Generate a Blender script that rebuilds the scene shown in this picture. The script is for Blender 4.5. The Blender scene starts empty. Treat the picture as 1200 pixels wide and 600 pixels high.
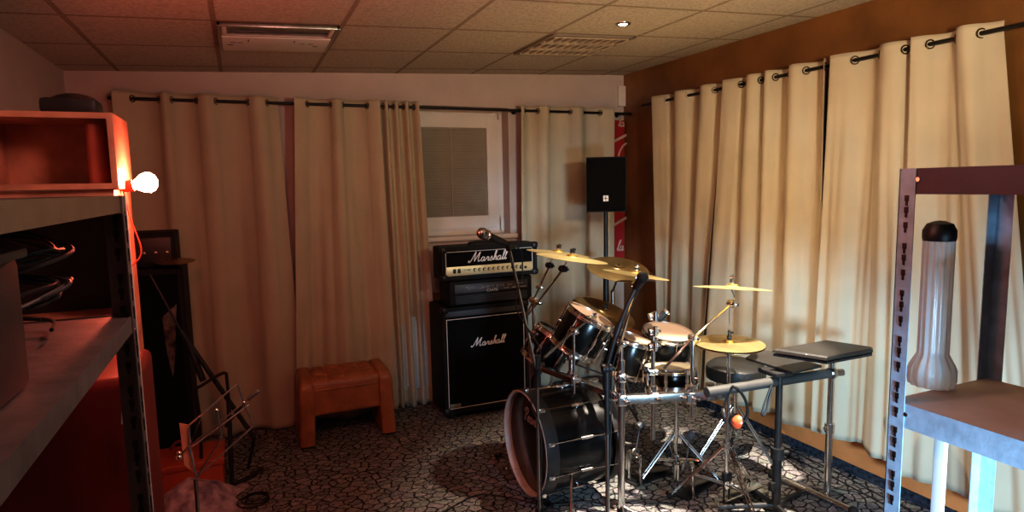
import bpy, bmesh, math, random
from mathutils import Vector as V, Matrix
from mathutils.noise import noise
random.seed(7)
C = bpy.context.scene.collection
PI = math.pi
# ------------------------------------------------------------------ survey of the room
# camera stands at X=0, Y=0, 1.775 m above the floor; back wall Y=4.99, right wall X=3.295
FPX, YAW, PITCH, ROLL, H0 = 735., .406, .112, -.0207, 1.775
YB, XR, XL, YF = 4.99, 3.295, -1.0, -1.6
def ceil_z(x): return 2.617 + .042*x
_f = V((math.sin(YAW)*math.cos(PITCH), math.cos(YAW)*math.cos(PITCH), -math.sin(PITCH)))
_r0 = V((math.cos(YAW), -math.sin(YAW), 0)); _u0 = _r0.cross(_f)
_r = _r0*math.cos(ROLL) + _u0*math.sin(ROLL); _u = -_r0*math.sin(ROLL) + _u0*math.cos(ROLL)
def ray(x, y): return _f + _r*((x-600)/FPX) - _u*((y-300)/FPX)
O0 = V((0, 0, H0))
def AY(x, y, Y): d = ray(x, y); return O0 + d*(Y/d.y)
def AX(x, y, X): d = ray(x, y); return O0 + d*(X/d.x)
def AZ(x, y, Z): d = ray(x, y); return O0 + d*((Z-H0)/d.z)
def AD(x, y, D): return O0 + ray(x, y)*D

# ------------------------------------------------------------------ materials
def mat(name, col, rough=.6, metal=0., var=.0, vscale=8., bump=0., bscale=60., emis=None, estr=0., trans=0., spec=.5, coat=0., col2=None, alpha=1., sheen=0.):
    m = bpy.data.materials.new(name); m.use_nodes = True
    nt = m.node_tree; b = nt.nodes['Principled BSDF']
    b.inputs['Base Color'].default_value = (*col, 1); b.inputs['Roughness'].default_value = rough
    b.inputs['Metallic'].default_value = metal; b.inputs['Specular IOR Level'].default_value = spec
    b.inputs['Transmission Weight'].default_value = trans; b.inputs['Coat Weight'].default_value = coat
    b.inputs['Sheen Weight'].default_value = sheen
    b.inputs['Alpha'].default_value = alpha
    tc = nt.nodes.new('ShaderNodeTexCoord')
    if var or col2:
        n = nt.nodes.new('ShaderNodeTexNoise'); n.inputs['Scale'].default_value = vscale; n.inputs['Detail'].default_value = 5
        nt.links.new(tc.outputs['Object'], n.inputs['Vector'])
        r = nt.nodes.new('ShaderNodeValToRGB')
        a = col2 or tuple(max(0, c*(1-var)) for c in col); c2 = col if col2 else tuple(min(1, c*(1+var)) for c in col)
        r.color_ramp.elements[0].position = .35; r.color_ramp.elements[0].color = (*a, 1)
        r.color_ramp.elements[1].position = .65; r.color_ramp.elements[1].color = (*c2, 1)
        nt.links.new(n.outputs['Fac'], r.inputs['Fac']); nt.links.new(r.outputs['Color'], b.inputs['Base Color'])
    if bump:
        n = nt.nodes.new('ShaderNodeTexNoise'); n.inputs['Scale'].default_value = bscale; n.inputs['Detail'].default_value = 3
        nt.links.new(tc.outputs['Object'], n.inputs['Vector'])
        bp = nt.nodes.new('ShaderNodeBump'); bp.inputs['Strength'].default_value = bump; bp.inputs['Distance'].default_value = .01
        nt.links.new(n.outputs['Fac'], bp.inputs['Height']); nt.links.new(bp.outputs['Normal'], b.inputs['Normal'])
    if emis:
        b.inputs['Emission Color'].default_value = (*emis, 1); b.inputs['Emission Strength'].default_value = estr
    return m

M = dict(
 black=mat('black_plastic', (.012,.012,.013), .45, var=.3, vscale=20, bump=.05),
 tolex=mat('black_vinyl', (.007,.0065,.0065), .6, spec=.3, bump=.35, bscale=260),
 grille=mat('grille_cloth', (.004,.004,.0045), .9, spec=.2, bump=.5, bscale=500),
 grey=mat('dark_grey', (.05,.05,.055), .5, var=.2),
 rubber=mat('rubber', (.01,.01,.01), .8, bump=.1),
 chrome=mat('chrome', (.75,.74,.72), .16, 1., var=.05, vscale=30),
 satin=mat('satin_steel', (.50,.49,.47), .26, 1., var=.1, vscale=15, bump=.05),
 dchrome=mat('dull_chrome', (.33,.31,.29), .3, 1., var=.2, vscale=25),
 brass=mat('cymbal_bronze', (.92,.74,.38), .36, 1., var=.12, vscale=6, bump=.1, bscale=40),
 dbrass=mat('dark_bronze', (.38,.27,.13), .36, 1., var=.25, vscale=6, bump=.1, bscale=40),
 gold=mat('gold_panel', (.80,.62,.33), .35, .5, var=.1, vscale=12),
 white=mat('white_paint', (.72,.68,.64), .5, var=.04, vscale=5),
 offwhite=mat('off_white', (.6,.56,.5), .6, var=.06),
 piping=mat('white_piping', (.75,.72,.66), .5, var=.05),
 logo=mat('logo_white', (.85,.83,.8), .4, var=.02),
 lacquer=mat('black_lacquer', (.004,.004,.004), .22, var=.3, bump=.01, spec=.35),
 skin=mat('drum_skin', (.50,.34,.24), .5, var=.06, vscale=7, bump=.03),
 skindark=mat('black_drum_skin', (.012,.01,.011), .2, var=.3, vscale=4),
 hoopwood=mat('pale_hoop', (.55,.47,.42), .4, var=.15, vscale=9),
 leather=mat('caramel_leather', (.36,.135,.058), .40, var=.2, vscale=9, bump=.25, bscale=70),
 blackleather=mat('black_leather', (.012,.012,.012), .4, bump=.2, bscale=80),
 wood=mat('brown_wood', (.20,.09,.04), .5, var=.3, vscale=6),
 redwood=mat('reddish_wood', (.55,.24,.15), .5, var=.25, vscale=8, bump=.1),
 orange=mat('orange_case', (.42,.075,.035), .45, var=.12, vscale=6),
 redplastic=mat('red_case', (.15,.013,.01), .4, var=.15, vscale=5),
 rod=mat('rod_black', (.012,.011,.01), .4, .3, var=.2),
 ring=mat('eyelet_metal', (.25,.2,.15), .25, 1., var=.1),
 galvlit=mat('galvanised', (.32,.50,.66), .45, .1, var=.14, vscale=22, bump=.08),  # cool blue light put into the steel's base colour
 galvdark=mat('galvanised_dark', (.16,.15,.15), .45, .6, var=.2, vscale=14, bump=.08),
 cream=mat('blind_slats', (.30,.27,.22), .5, var=.05),
 blue=mat('blue_plastic', (.05,.12,.4), .4, var=.1),
 cable=mat('cable_black', (.012,.012,.013), .55, var=.2),
 cloth=mat('pink_cloth', (.52,.36,.40), .9, col2=(.12,.08,.13), vscale=14, bump=.4, bscale=60, sheen=.2),
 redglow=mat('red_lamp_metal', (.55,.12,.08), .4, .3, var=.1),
 bulb=mat('glowing_bulb', (1,.5,.4), .5, emis=(1.,.16,.09), estr=430., var=.02),
 spotlens=mat('spot_lens', (1,.9,.7), .5, emis=(1.,.72,.38), estr=35., var=.02),
 banner=mat('red_banner', (.36,.015,.02), .5, var=.1, vscale=4),
 orangeshell=mat('orange_earcup', (.85,.12,.04), .3, coat=.4, var=.06),
 maskglass=mat('clear_plastic', (.72,.85,.92), .12, var=.05, trans=.35, alpha=.75),
 radiator=mat('radiator_paint', (.42,.50,.50), .5, var=.05),
 boardblack=mat('matt_black_board', (.018,.017,.016), .42, var=.25, vscale=5, bump=.05),
 bagwhite=mat('crumpled_plastic', (.7,.75,.78), .35, var=.1, bump=.3),
)
# curtain fabric: woven beige with fine weave bump
def fabric_mat(name, c):
    m = mat(name, c, .85, var=.06, vscale=3, sheen=.15)
    nt = m.node_tree; b = nt.nodes['Principled BSDF']; tc = nt.nodes['Texture Coordinate']
    n = nt.nodes.new('ShaderNodeTexNoise'); n.inputs['Scale'].default_value = 9; n.inputs['Detail'].default_value = 8; n.inputs['Distortion'].default_value = .3
    mp = nt.nodes.new('ShaderNodeMapping'); mp.inputs['Scale'].default_value = (1, 1, .5)
    nt.links.new(tc.outputs['Object'], mp.inputs['Vector']); nt.links.new(mp.outputs['Vector'], n.inputs['Vector'])
    bp = nt.nodes.new('ShaderNodeBump'); bp.inputs['Strength'].default_value = .18; bp.inputs['Distance'].default_value = .02
    nt.links.new(n.outputs['Fac'], bp.inputs['Height']); nt.links.new(bp.outputs['Normal'], b.inputs['Normal'])
    return m
M['curtain'] = fabric_mat('beige_curtain', (.50,.43,.31))
# carpet: irregular stone-like flakes with dark crackle lines
def carpet_mat():
    m = mat('crackle_carpet', (.2,.17,.15), .95, spec=.1)
    nt = m.node_tree; b = nt.nodes['Principled BSDF']; tc = nt.nodes['Texture Coordinate']
    def N(t, **k):
        n = nt.nodes.new(t)
        for a, v in k.items(): n.inputs[a.replace('_', ' ')].default_value = v
        return n
    L = nt.links.new
    nz = N('ShaderNodeTexNoise', Scale=16, Detail=4); L(tc.outputs['Object'], nz.inputs['Vector'])
    sub = nt.nodes.new('ShaderNodeVectorMath'); sub.operation = 'MULTIPLY_ADD'
    L(nz.outputs['Color'], sub.inputs[0]); sub.inputs[1].default_value = (.055,.055,0); L(tc.outputs['Object'], sub.inputs[2])
    mp = nt.nodes.new('ShaderNodeMapping'); mp.inputs['Scale'].default_value = (15., 20., 1); mp.inputs['Rotation'].default_value = (0,0,.5); L(sub.outputs[0], mp.inputs['Vector'])
    vo = nt.nodes.new('ShaderNodeTexVoronoi'); vo.feature = 'DISTANCE_TO_EDGE'; vo.voronoi_dimensions = '2D'; vo.inputs['Scale'].default_value = 1.; L(mp.outputs['Vector'], vo.inputs['Vector'])
    vc = nt.nodes.new('ShaderNodeTexVoronoi'); vc.voronoi_dimensions = '2D'; vc.inputs['Scale'].default_value = 1.; L(mp.outputs['Vector'], vc.inputs['Vector'])
    n2 = N('ShaderNodeTexNoise', Scale=60, Detail=3); L(tc.outputs['Object'], n2.inputs['Vector'])
    n3 = N('ShaderNodeTexNoise', Scale=7, Detail=2); L(tc.outputs['Object'], n3.inputs['Vector'])
    r1 = nt.nodes.new('ShaderNodeValToRGB'); e = r1.color_ramp.elements
    e[0].position = .3; e[0].color = (.13,.10,.085,1); e[1].position = .7; e[1].color = (.33,.265,.215,1); L(n2.outputs['Fac'], r1.inputs['Fac'])
    mx = nt.nodes.new('ShaderNodeMixRGB'); mx.blend_type = 'MULTIPLY'; mx.inputs['Fac'].default_value = .45
    L(r1.outputs['Color'], mx.inputs['Color1']); L(vc.outputs['Color'], mx.inputs['Color2'])
    hs = nt.nodes.new('ShaderNodeHueSaturation'); hs.inputs['Saturation'].default_value = .25; hs.inputs['Value'].default_value = 1.15; L(mx.outputs['Color'], hs.inputs['Color'])
    ad = nt.nodes.new('ShaderNodeMath'); ad.operation = 'MULTIPLY_ADD'; L(n3.outputs['Fac'], ad.inputs[0]); ad.inputs[1].default_value = -.11; L(vo.outputs['Distance'], ad.inputs[2])
    mp2 = nt.nodes.new('ShaderNodeMapping'); mp2.inputs['Scale'].default_value = (27., 19., 1); mp2.inputs['Rotation'].default_value = (0,0,1.1); L(sub.outputs[0], mp2.inputs['Vector'])
    vo2 = nt.nodes.new('ShaderNodeTexVoronoi'); vo2.feature = 'DISTANCE_TO_EDGE'; vo2.voronoi_dimensions = '2D'; vo2.inputs['Scale'].default_value = 1.; L(mp2.outputs['Vector'], vo2.inputs['Vector'])
    ma2 = nt.nodes.new('ShaderNodeMath'); ma2.operation = 'MULTIPLY_ADD'; L(n3.outputs['Fac'], ma2.inputs[0]); ma2.inputs[1].default_value = .25; L(vo2.outputs['Distance'], ma2.inputs[2])
    mi = nt.nodes.new('ShaderNodeMath'); mi.operation = 'SUBTRACT'; L(ma2.outputs[0], mi.inputs[0]); mi.inputs[1].default_value = .105
    mn_ = nt.nodes.new('ShaderNodeMath'); mn_.operation = 'MINIMUM'; L(ad.outputs[0], mn_.inputs[0]); L(mi.outputs[0], mn_.inputs[1]); ad = mn_
    r2 = nt.nodes.new('ShaderNodeValToRGB'); e = r2.color_ramp.elements; e[0].position = -.0; e[0].color = (0,0,0,1); e[1].position = .045; e[1].color = (1,1,1,1); L(ad.outputs[0], r2.inputs['Fac'])
    m2 = nt.nodes.new('ShaderNodeMixRGB'); L(r2.outputs['Color'], m2.inputs['Fac']); m2.inputs['Color1'].default_value = (.022,.019,.022,1); L(hs.outputs['Color'], m2.inputs['Color2'])
    L(m2.outputs['Color'], b.inputs['Base Color'])
    bp = nt.nodes.new('ShaderNodeBump'); bp.inputs['Strength'].default_value = .3; bp.inputs['Distance'].default_value = .01; L(r2.outputs['Color'], bp.inputs['Height']); L(bp.outputs['Normal'], b.inputs['Normal'])
    return m
M['carpet'] = carpet_mat()
# ceiling: mineral fibre tiles, 62.5 cm grid seams
GX, GY, G = -.065, 4.77, .625
def ceiling_mat():
    m = mat('ceiling_tiles', (.5,.42,.34), .9, spec=.2)
    nt = m.node_tree; b = nt.nodes['Principled BSDF']; tc = nt.nodes['Texture Coordinate']; L = nt.links.new
    sp = nt.nodes.new('ShaderNodeSeparateXYZ'); L(tc.outputs['Object'], sp.inputs[0])
    def seam(sock, off):
        a = nt.nodes.new('ShaderNodeMath'); a.operation = 'SUBTRACT'; L(sock, a.inputs[0]); a.inputs[1].default_value = off
        p = nt.nodes.new('ShaderNodeMath'); p.operation = 'PINGPONG'; L(a.outputs[0], p.inputs[0]); p.inputs[1].default_value = G/2
        return p.outputs[0]
    mn = nt.nodes.new('ShaderNodeMath'); mn.operation = 'MINIMUM'; L(seam(sp.outputs['X'], GX), mn.inputs[0]); L(seam(sp.outputs['Y'], GY), mn.inputs[1])
    r = nt.nodes.new('ShaderNodeValToRGB'); e = r.color_ramp.elements
    e[0].position = .0; e[0].color = (.62,.56,.50,1); e[1].position = .0135; e[1].color = (1,1,1,1)
    x = e.new(.0105); x.color = (.50,.44,.39,1)
    L(mn.outputs[0], r.inputs['Fac'])
    n = nt.nodes.new('ShaderNodeTexNoise'); n.inputs['Scale'].default_value = 55; n.inputs['Detail'].default_value = 4; L(tc.outputs['Object'], n.inputs['Vector'])
    r2 = nt.nodes.new('ShaderNodeValToRGB'); e = r2.color_ramp.elements; e[0].position = .3; e[0].color = (.40,.34,.28,1); e[1].position = .6; e[1].color = (.56,.49,.41,1); L(n.outputs['Fac'], r2.inputs['Fac'])
    mx = nt.nodes.new('ShaderNodeMixRGB'); mx.blend_type = 'MULTIPLY'; mx.inputs['Fac'].default_value = 1; L(r2.outputs['Color'], mx.inputs['Color1']); L(r.outputs['Color'], mx.inputs['Color2'])
    L(mx.outputs['Color'], b.inputs['Base Color'])
    bp = nt.nodes.new('ShaderNodeBump'); bp.inputs['Strength'].default_value = .25; bp.inputs['Distance'].default_value = .01; L(n.outputs['Fac'], bp.inputs['Height']); L(bp.outputs['Normal'], b.inputs['Normal'])
    return m
M['ceiling'] = ceiling_mat()
M['wallwhite'] = mat('white_plaster', (.56,.47,.43), .8, var=.06, vscale=2.5, bump=.12, bscale=35)
M['wallbrown'] = mat('brown_plaster', (.21,.092,.028), .36, var=.3, vscale=2.2, bump=.35, bscale=5)
M['skirt'] = mat('blue_carpet_skirt', (.022,.028,.042), .95, var=.8, vscale=45, bump=.3)
M['litwall'] = mat('lit_brown_wall', (.72,.27,.09), .6, var=.08)  # brown wall where lit, the light put into the colour

# ------------------------------------------------------------------ mesh builder
def basis(n):
    n = V(n).normalized(); a = n.cross(V((0,0,1)))
    if a.length < 1e-4: a = V((1,0,0))
    a.normalize(); return a, n.cross(a), n
class MB:
    def __init__(s): s.bm = bmesh.new()
    def box(s, c, size, rot=None, bev=0., seg=2):
        r = bmesh.ops.create_cube(s.bm, size=1.); vs = r['verts']
        mtx = Matrix.Translation(V(c)) @ ((rot if rot else Matrix()).to_4x4()) @ Matrix.Diagonal((*size, 1))
        bmesh.ops.transform(s.bm, matrix=mtx, verts=vs)
        if bev:
            es = list({e for v in vs for e in v.link_edges})
            bmesh.ops.bevel(s.bm, geom=es, offset=min(bev, min(size)*.49), segments=seg, affect='EDGES', profile=.6)
        return s
    def box2(s, a, b, bev=0., seg=2):
        a, b = V(a), V(b); return s.box((a+b)/2, tuple(abs(x) for x in (b-a)), None, bev, seg)
    def rings(s, rings, cap0=True, cap1=True, closed=True):
        bm = s.bm; vr = [[bm.verts.new(p) for p in r] for r in rings]
        n = len(vr[0])
        for i in range(len(vr)-1):
            for j in range(n if closed else n-1):
                k = (j+1) % n
                try: bm.faces.new((vr[i][j], vr[i][k], vr[i+1][k], vr[i+1][j]))
                except ValueError: pass
        if cap0: bm.faces.new(vr[0][::-1])
        if cap1: bm.faces.new(vr[-1])
        return s
    def lathe(s, prof, o=(0,0,0), ax=(0,0,1), seg=32, cap0=False, cap1=False):
        a, b, n = basis(ax); o = V(o); rs = []
        for (r, h) in prof:
            r = max(r, .0003)
            rs.append([o + n*h + (a*math.cos(t)+b*math.sin(t))*r for t in (2*PI*k/seg for k in range(seg))])
        return s.rings(rs, cap0, cap1)
    def cyl(s, p0, p1, r0, r1=None, seg=16):
        p0, p1 = V(p0), V(p1); r1 = r0 if r1 is None else r1; h = (p1-p0).length
        return s.lathe([(r0, 0), (r1, h)], p0, p1-p0, seg, True, True)
    def tube(s, pts, r, seg=8, smooth=0, rend=None):
        pts = [V(p) for p in pts]
        if smooth: pts = crom(pts, smooth)
        rs = []; a = None
        for i, p in enumerate(pts):
            t = (pts[min(i+1, len(pts)-1)] - pts[max(i-1, 0)]).normalized()
            if a is None: a = basis(t)[0]
            a = (a - t*a.dot(t)).normalized(); b = t.cross(a)
            rr = r if rend is None else r + (rend-r)*i/(len(pts)-1)
            rs.append([p + (a*math.cos(k*2*PI/seg)+b*math.sin(k*2*PI/seg))*rr for k in range(seg)])
        return s.rings(rs)
    def torus(s, c, ax, R, r, seg=32, ms=8, sx=1.):
        a, b, n = basis(ax); c = V(c); rs = []
        for i in range(seg+1):
            t = 2*PI*i/seg; d = a*math.cos(t)+b*math.sin(t)
            rs.append([c + d*(R+r*math.cos(u)) + n*(r*math.sin(u)*sx) for u in (2*PI*k/ms for k in range(ms))])
        s.rings(rs, False, False); bmesh.ops.remove_doubles(s.bm, verts=s.bm.verts, dist=1e-6); return s
    def ball(s, c, r, sc=(1,1,1), seg=16):
        rr = bmesh.ops.create_uvsphere(s.bm, u_segments=seg, v_segments=max(6, seg*2//3), radius=r)
        bmesh.ops.transform(s.bm, matrix=Matrix.Translation(V(c)) @ Matrix.Diagonal((*sc, 1)), verts=rr['verts']); return s
    def prism(s, poly, d):
        bm = s.bm; d = V(d); a = [bm.verts.new(V(p)) for p in poly]; b = [bm.verts.new(V(p)+d) for p in poly]
        n = len(a); bm.faces.new(a[::-1]); bm.faces.new(b)
        for i in range(n): bm.faces.new((a[i], a[(i+1)%n], b[(i+1)%n], b[i]))
        return s
    def grid(s, fn, nu, nv):
        g = [[s.bm.verts.new(fn(i/nu, j/nv)) for i in range(nu+1)] for j in range(nv+1)]
        for j in range(nv):
            for i in range(nu): s.bm.faces.new((g[j][i], g[j][i+1], g[j+1][i+1], g[j+1][i]))
        return s
    def ribbon(s, pts, w, nrm, sm=5, wf=None):
        pts = crom([V(p) for p in pts], sm); n = V(nrm).normalized(); L = []; R = []
        for i, p in enumerate(pts):
            t = (pts[min(i+1, len(pts)-1)] - pts[max(i-1, 0)]).normalized(); q = n.cross(t)
            ww = w*(wf(t) if wf else 1); L.append(s.bm.verts.new(p+q*ww+n*.0015)); R.append(s.bm.verts.new(p-q*ww+n*.0015))
        for i in range(len(L)-1): s.bm.faces.new((L[i], R[i], R[i+1], L[i+1]))
        return s
    def build(s, name, m, parent=None, smooth=True, angle=40, origin=None, solid=0.):
        me = bpy.data.meshes.new(name); bm = s.bm
        bmesh.ops.recalc_face_normals(bm, faces=bm.faces)
        o = bpy.data.objects.new(name, me); off = V((0,0,0))
        if parent is not None:
            q = parent
            while q is not None: off += q.location; q = q.parent
        if origin is not None: o.location = V(origin) - off; off = V(origin)
        bmesh.ops.translate(bm, vec=-off, verts=bm.verts)
        bm.to_mesh(me); bm.free()
        if smooth:
            for p in me.polygons: p.use_smooth = True
            try: me.set_sharp_from_angle(angle=math.radians(angle))
            except Exception: pass
        me.materials.append(m if not isinstance(m, str) else M[m]); C.objects.link(o)
        if parent is not None: o.parent = parent
        if solid:
            md = o.modifiers.new('thickness', 'SOLIDIFY'); md.thickness = solid; md.offset = 0
        return o
def crom(p, n):
    out = []
    for i in range(len(p)-1):
        a, b, c, d = p[max(i-1,0)], p[i], p[i+1], p[min(i+2, len(p)-1)]
        for k in range(n):
            t = k/n; out.append(.5*((2*b)+(c-a)*t+(2*a-5*b+4*c-d)*t*t+(3*b-a-3*c+d)*t*t*t))
    out.append(p[-1]); return out
def tag(o, label=None, cat=None, group=None, kind=None):
    if label: o['label'] = label
    if cat: o['category'] = cat
    if group: o['group'] = group
    if kind: o['kind'] = kind
    return o
def thing(name, loc, label, cat, group=None):
    o = bpy.data.objects.new(name, None); o.location = V(loc); o.empty_display_size = .1; C.objects.link(o)
    return tag(o, label, cat, group)
def struct(o): o['kind'] = 'structure'; return o
def text(body, size, o, ex, ey, name, m, parent, shear=0., center=True):
    cu = bpy.data.curves.new('lettering', 'FONT'); cu.body = body; cu.size = size; cu.shear = shear; cu.extrude = .0006
    if center: cu.align_x = 'CENTER'; cu.align_y = 'CENTER'
    t = bpy.data.objects.new('lettering_source', cu); C.objects.link(t); bpy.context.view_layer.update()
    me = bpy.data.meshes.new_from_object(t.evaluated_get(bpy.context.evaluated_depsgraph_get()))
    bpy.data.objects.remove(t)
    ex, ey = V(ex).normalized(), V(ey).normalized(); ez = ex.cross(ey); off = V((0,0,0)); q = parent
    while q is not None: off += q.location; q = q.parent
    for v in me.vertices: v.co = V(o) - off + ex*v.co.x + ey*v.co.y + ez*(v.co.z+.001)
    me.materials.clear(); me.materials.append(M[m]); ob = bpy.data.objects.new(name, me); C.objects.link(ob); ob.parent = parent; return ob
# hand-drawn script letters: strokes in units of cap height, and advance width
SCR = {
 'M': ([[(-.22,.16),(-.3,.06),(-.22,-.02),(-.1,.04),(.05,.3),(.3,.95),(.34,1.0)],[(.34,1.0),(.32,.5),(.34,.06)],[(.34,.06),(.55,.5),(.82,.98)],[(.82,.98),(.74,.4),(.76,.06),(.86,.02),(.98,.14)]], .98),
 'a': ([[(.34,.36),(.2,.44),(.05,.32),(.02,.12),(.12,0),(.26,.1),(.36,.4)],[(.36,.4),(.33,.12),(.38,.01),(.5,.12)]], .47),
 'r': ([[(0,.12),(.1,.3),(.14,.44),(.16,.36),(.3,.38),(.26,.12),(.32,.01),(.42,.12)]], .40),
 's': ([[(0,.12),(.12,.3),(.2,.44),(.24,.3),(.28,.12),(.16,0),(.04,.05)],[(.26,.06),(.38,.12)]], .36),
 'h': ([[(0,.12),(.16,.5),(.26,.9),(.2,.98),(.13,.8),(.08,0)],[(.08,.05),(.18,.34),(.3,.42),(.31,.2),(.32,.03),(.44,.12)]], .42),
 'l': ([[(0,.12),(.16,.5),(.25,.9),(.19,.98),(.12,.8),(.09,.2),(.14,.01),(.28,.14)]], .25),
 'C': ([[(.62,.75),(.66,.92),(.5,1.0),(.22,.82),(.08,.4),(.16,.06),(.4,-.02),(.62,.16)]], .62),
 'o': ([[(.2,.42),(.05,.3),(.03,.1),(.16,0),(.3,.12),(.32,.32),(.2,.42),(.26,.34),(.44,.34)]], .42),
 'c': ([[(.32,.34),(.2,.43),(.04,.28),(.04,.08),(.16,0),(.36,.12)]], .36),
 '-': ([[(.02,.22),(.26,.26)]], .28),
 'P': ([[(.2,0),(.26,.5),(.3,.9)],[(.02,.7),(.2,.98),(.5,.98),(.6,.75),(.45,.5),(.28,.46)]], .55),
 'e': ([[(.03,.14),(.24,.24),(.26,.38),(.14,.42),(.03,.25),(.06,.05),(.2,0),(.36,.12)]], .36),
}
def script(word, o, ex, ey, h, name, m, parent, w=.05, slant=.25):
    ex, ey = V(ex).normalized(), V(ey).normalized(); n = ex.cross(ey); x = 0; mb = MB()
    for ch in word:
        st, adv = SCR[ch]
        for s_ in st:
            pts = [V(o) + (ex*((x+px+slant*py)*h) + ey*(py*h)) for px, py in s_]
            mb.tube(pts, w*h, 6, 5)
        x += adv*1.08
    return mb.build(name, m, parent, smooth=False)

# ================================================================== SETTING
struct(MB().box2((XL,YF,-.1), (XR,YB+.3,0)).build('floor', 'carpet', smooth=False))
mb = MB(); x0, x1 = XL-.1, XR+.1
mb.prism([(x0,YF-.1,ceil_z(x0)), (x1,YF-.1,ceil_z(x1)), (x1,YF-.1,ceil_z(x1)+.08), (x0,YF-.1,ceil_z(x0)+.08)], (0, YB+.4-YF, 0))
struct(mb.build('ceiling', 'ceiling', smooth=False))
# back wall with the window opening
WX0, WX1, WZ0, WZ1, WD = 1.0, 2.135, 1.36, 2.43, .17
mb = MB(); T = .3
for a, b in (((XL,0), (WX0,2.9)), ((WX1,0), (XR,2.9)), ((WX0,0), (WX1,WZ0)), ((WX0,WZ1), (WX1,2.9))):
    mb.box2((a[0],YB,a[1]), (b[0],YB+T,b[1]))
struct(mb.build('wall_back', 'wallwhite', smooth=False))
struct(MB().box2((XR,YF,0), (XR+.2,YB+T,2.95)).build('wall_right', 'wallbrown', smooth=False))
struct(MB().box2((XL-.2,YF,0), (XL,YB+T,2.9)).build('wall_left', 'wallwhite', smooth=False))
struct(MB().box2((XL-.2,YF-.2,0), (XR+.2,YF,2.95)).build('wall_front', 'wallwhite', smooth=False))
# carpet strip turned up at the foot of the right wall, above it a band with the lit wall's orange in its colour
struct(MB().box2((XR-.012,YF,0), (XR,YB,.06), .004).build('baseboard_right', 'skirt', smooth=False))
struct(MB().box2((XR-.004,YF,.06), (XR,YB,.42)).build('trim_1', 'litwall', smooth=False))
struct(MB().box2((1.0,YB-.03,.80), (2.6,YB,.905), .008).build('trim_2', 'wood', smooth=False))
# window
wr = bpy.data.objects.new('window_1', None); wr.location = (WX0, YB+WD, WZ0); C.objects.link(wr); struct(wr)
yw = YB+WD
def frame(mb, xa, xb, za, zb, w, y0, y1, bev=.004):
    mb.box2((xa,y0,za),(xa+w,y1,zb),bev).box2((xb-w,y0,za),(xb,y1,zb),bev).box2((xa+w-.0005,y0+.0004,za+.0004),(xb-w+.0005,y1-.0004,za+w),0).box2((xa+w-.0005,y0+.0004,zb-w),(xb-w+.0005,y1-.0004,zb-.0004),0); return mb
frame(MB(), WX0, WX1, WZ0, WZ1, .07, yw-.03, yw+.06).build('window_frame', 'white', wr)
frame(MB(), WX0+.05, WX1-.05, WZ0+.055, WZ1-.055, .105, yw-.055, yw+.03, .008).build('sash', 'white', wr)
MB().box2((WX0+.1,yw+.02,WZ0+.1), (WX1-.1,yw+.025,WZ1-.1)).build('pane', mat('night_glass', (.02,.02,.03), .05), wr)
mb = MB(); z = WZ0+.17; 
while z < WZ1-.17:
    mb.box(((WX0+WX1)/2, yw-.03, z), (WX1-WX0-.30, .003, .026), Matrix.Rotation(.35,3,'X')); z += .024
mb.box(((WX0+WX1)/2, yw-.035, WZ1-.160), (WX1-WX0-.29, .03, .03), None, .004)
mb.box(((WX0+WX1)/2, yw-.035, WZ0+.16), (WX1-WX0-.29, .02, .014), None, .003)
mb.build('blind', 'cream', wr)
MB().tube([(1.66,yw-.05,WZ1-.14),(1.66,yw-.05,WZ0+.2),(1.67,yw-.052,WZ0+.03)], .0022, 6).build('blind_cord', 'offwhite', wr)
MB().box2((WX1-.045,yw-.075,WZ0+.02),(WX1-.03,yw-.06,WZ0+.15),.003).cyl((WX1-.04,yw-.07,WZ1-.09),(WX1-.04,yw-.07,WZ1-.04),.008).build('hinge', 'white', wr)
MB().box2((WX0,YB-.045,WZ0-.035),(WX1+.06,yw-.03,WZ0+.004),.01,3).build('window_sill', 'white', wr)
# white ledge on the brown wall (window sill end behind the right curtain) 
struct(MB().box2((XR-.10,3.6,.93),(XR,4.86,.99),.008).build('trim_3', 'offwhite', smooth=False))
# radiator behind the amplifiers
rd = thing('radiator', (.95,YB-.1,.12), 'pale painted panel radiator half hidden behind the amplifier stack', 'radiator')
mb = MB().box2((.95,YB-.10,.14),(2.1,YB-.04,.74),.012)
for i in range(26): mb.box2((.97+i*.0435,YB-.112,.17),(.99+i*.0435,YB-.098,.71),.005)
mb.build('radiator_panel', 'radiator', rd)
for x in (1.15,1.9): MB().box2((x,YB-.09,0),(x+.03,YB-.05,.16)).build('leg', 'radiator', rd)
# junction box in the corner
tag(MB().box2((3.22,YB-.035,2.475),(XR,YB,2.655),.005).build('junction_box','white',None,origin=(3.26,YB,2.475)), 'small white plastic box high in the corner by the brown wall', 'box')

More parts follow.
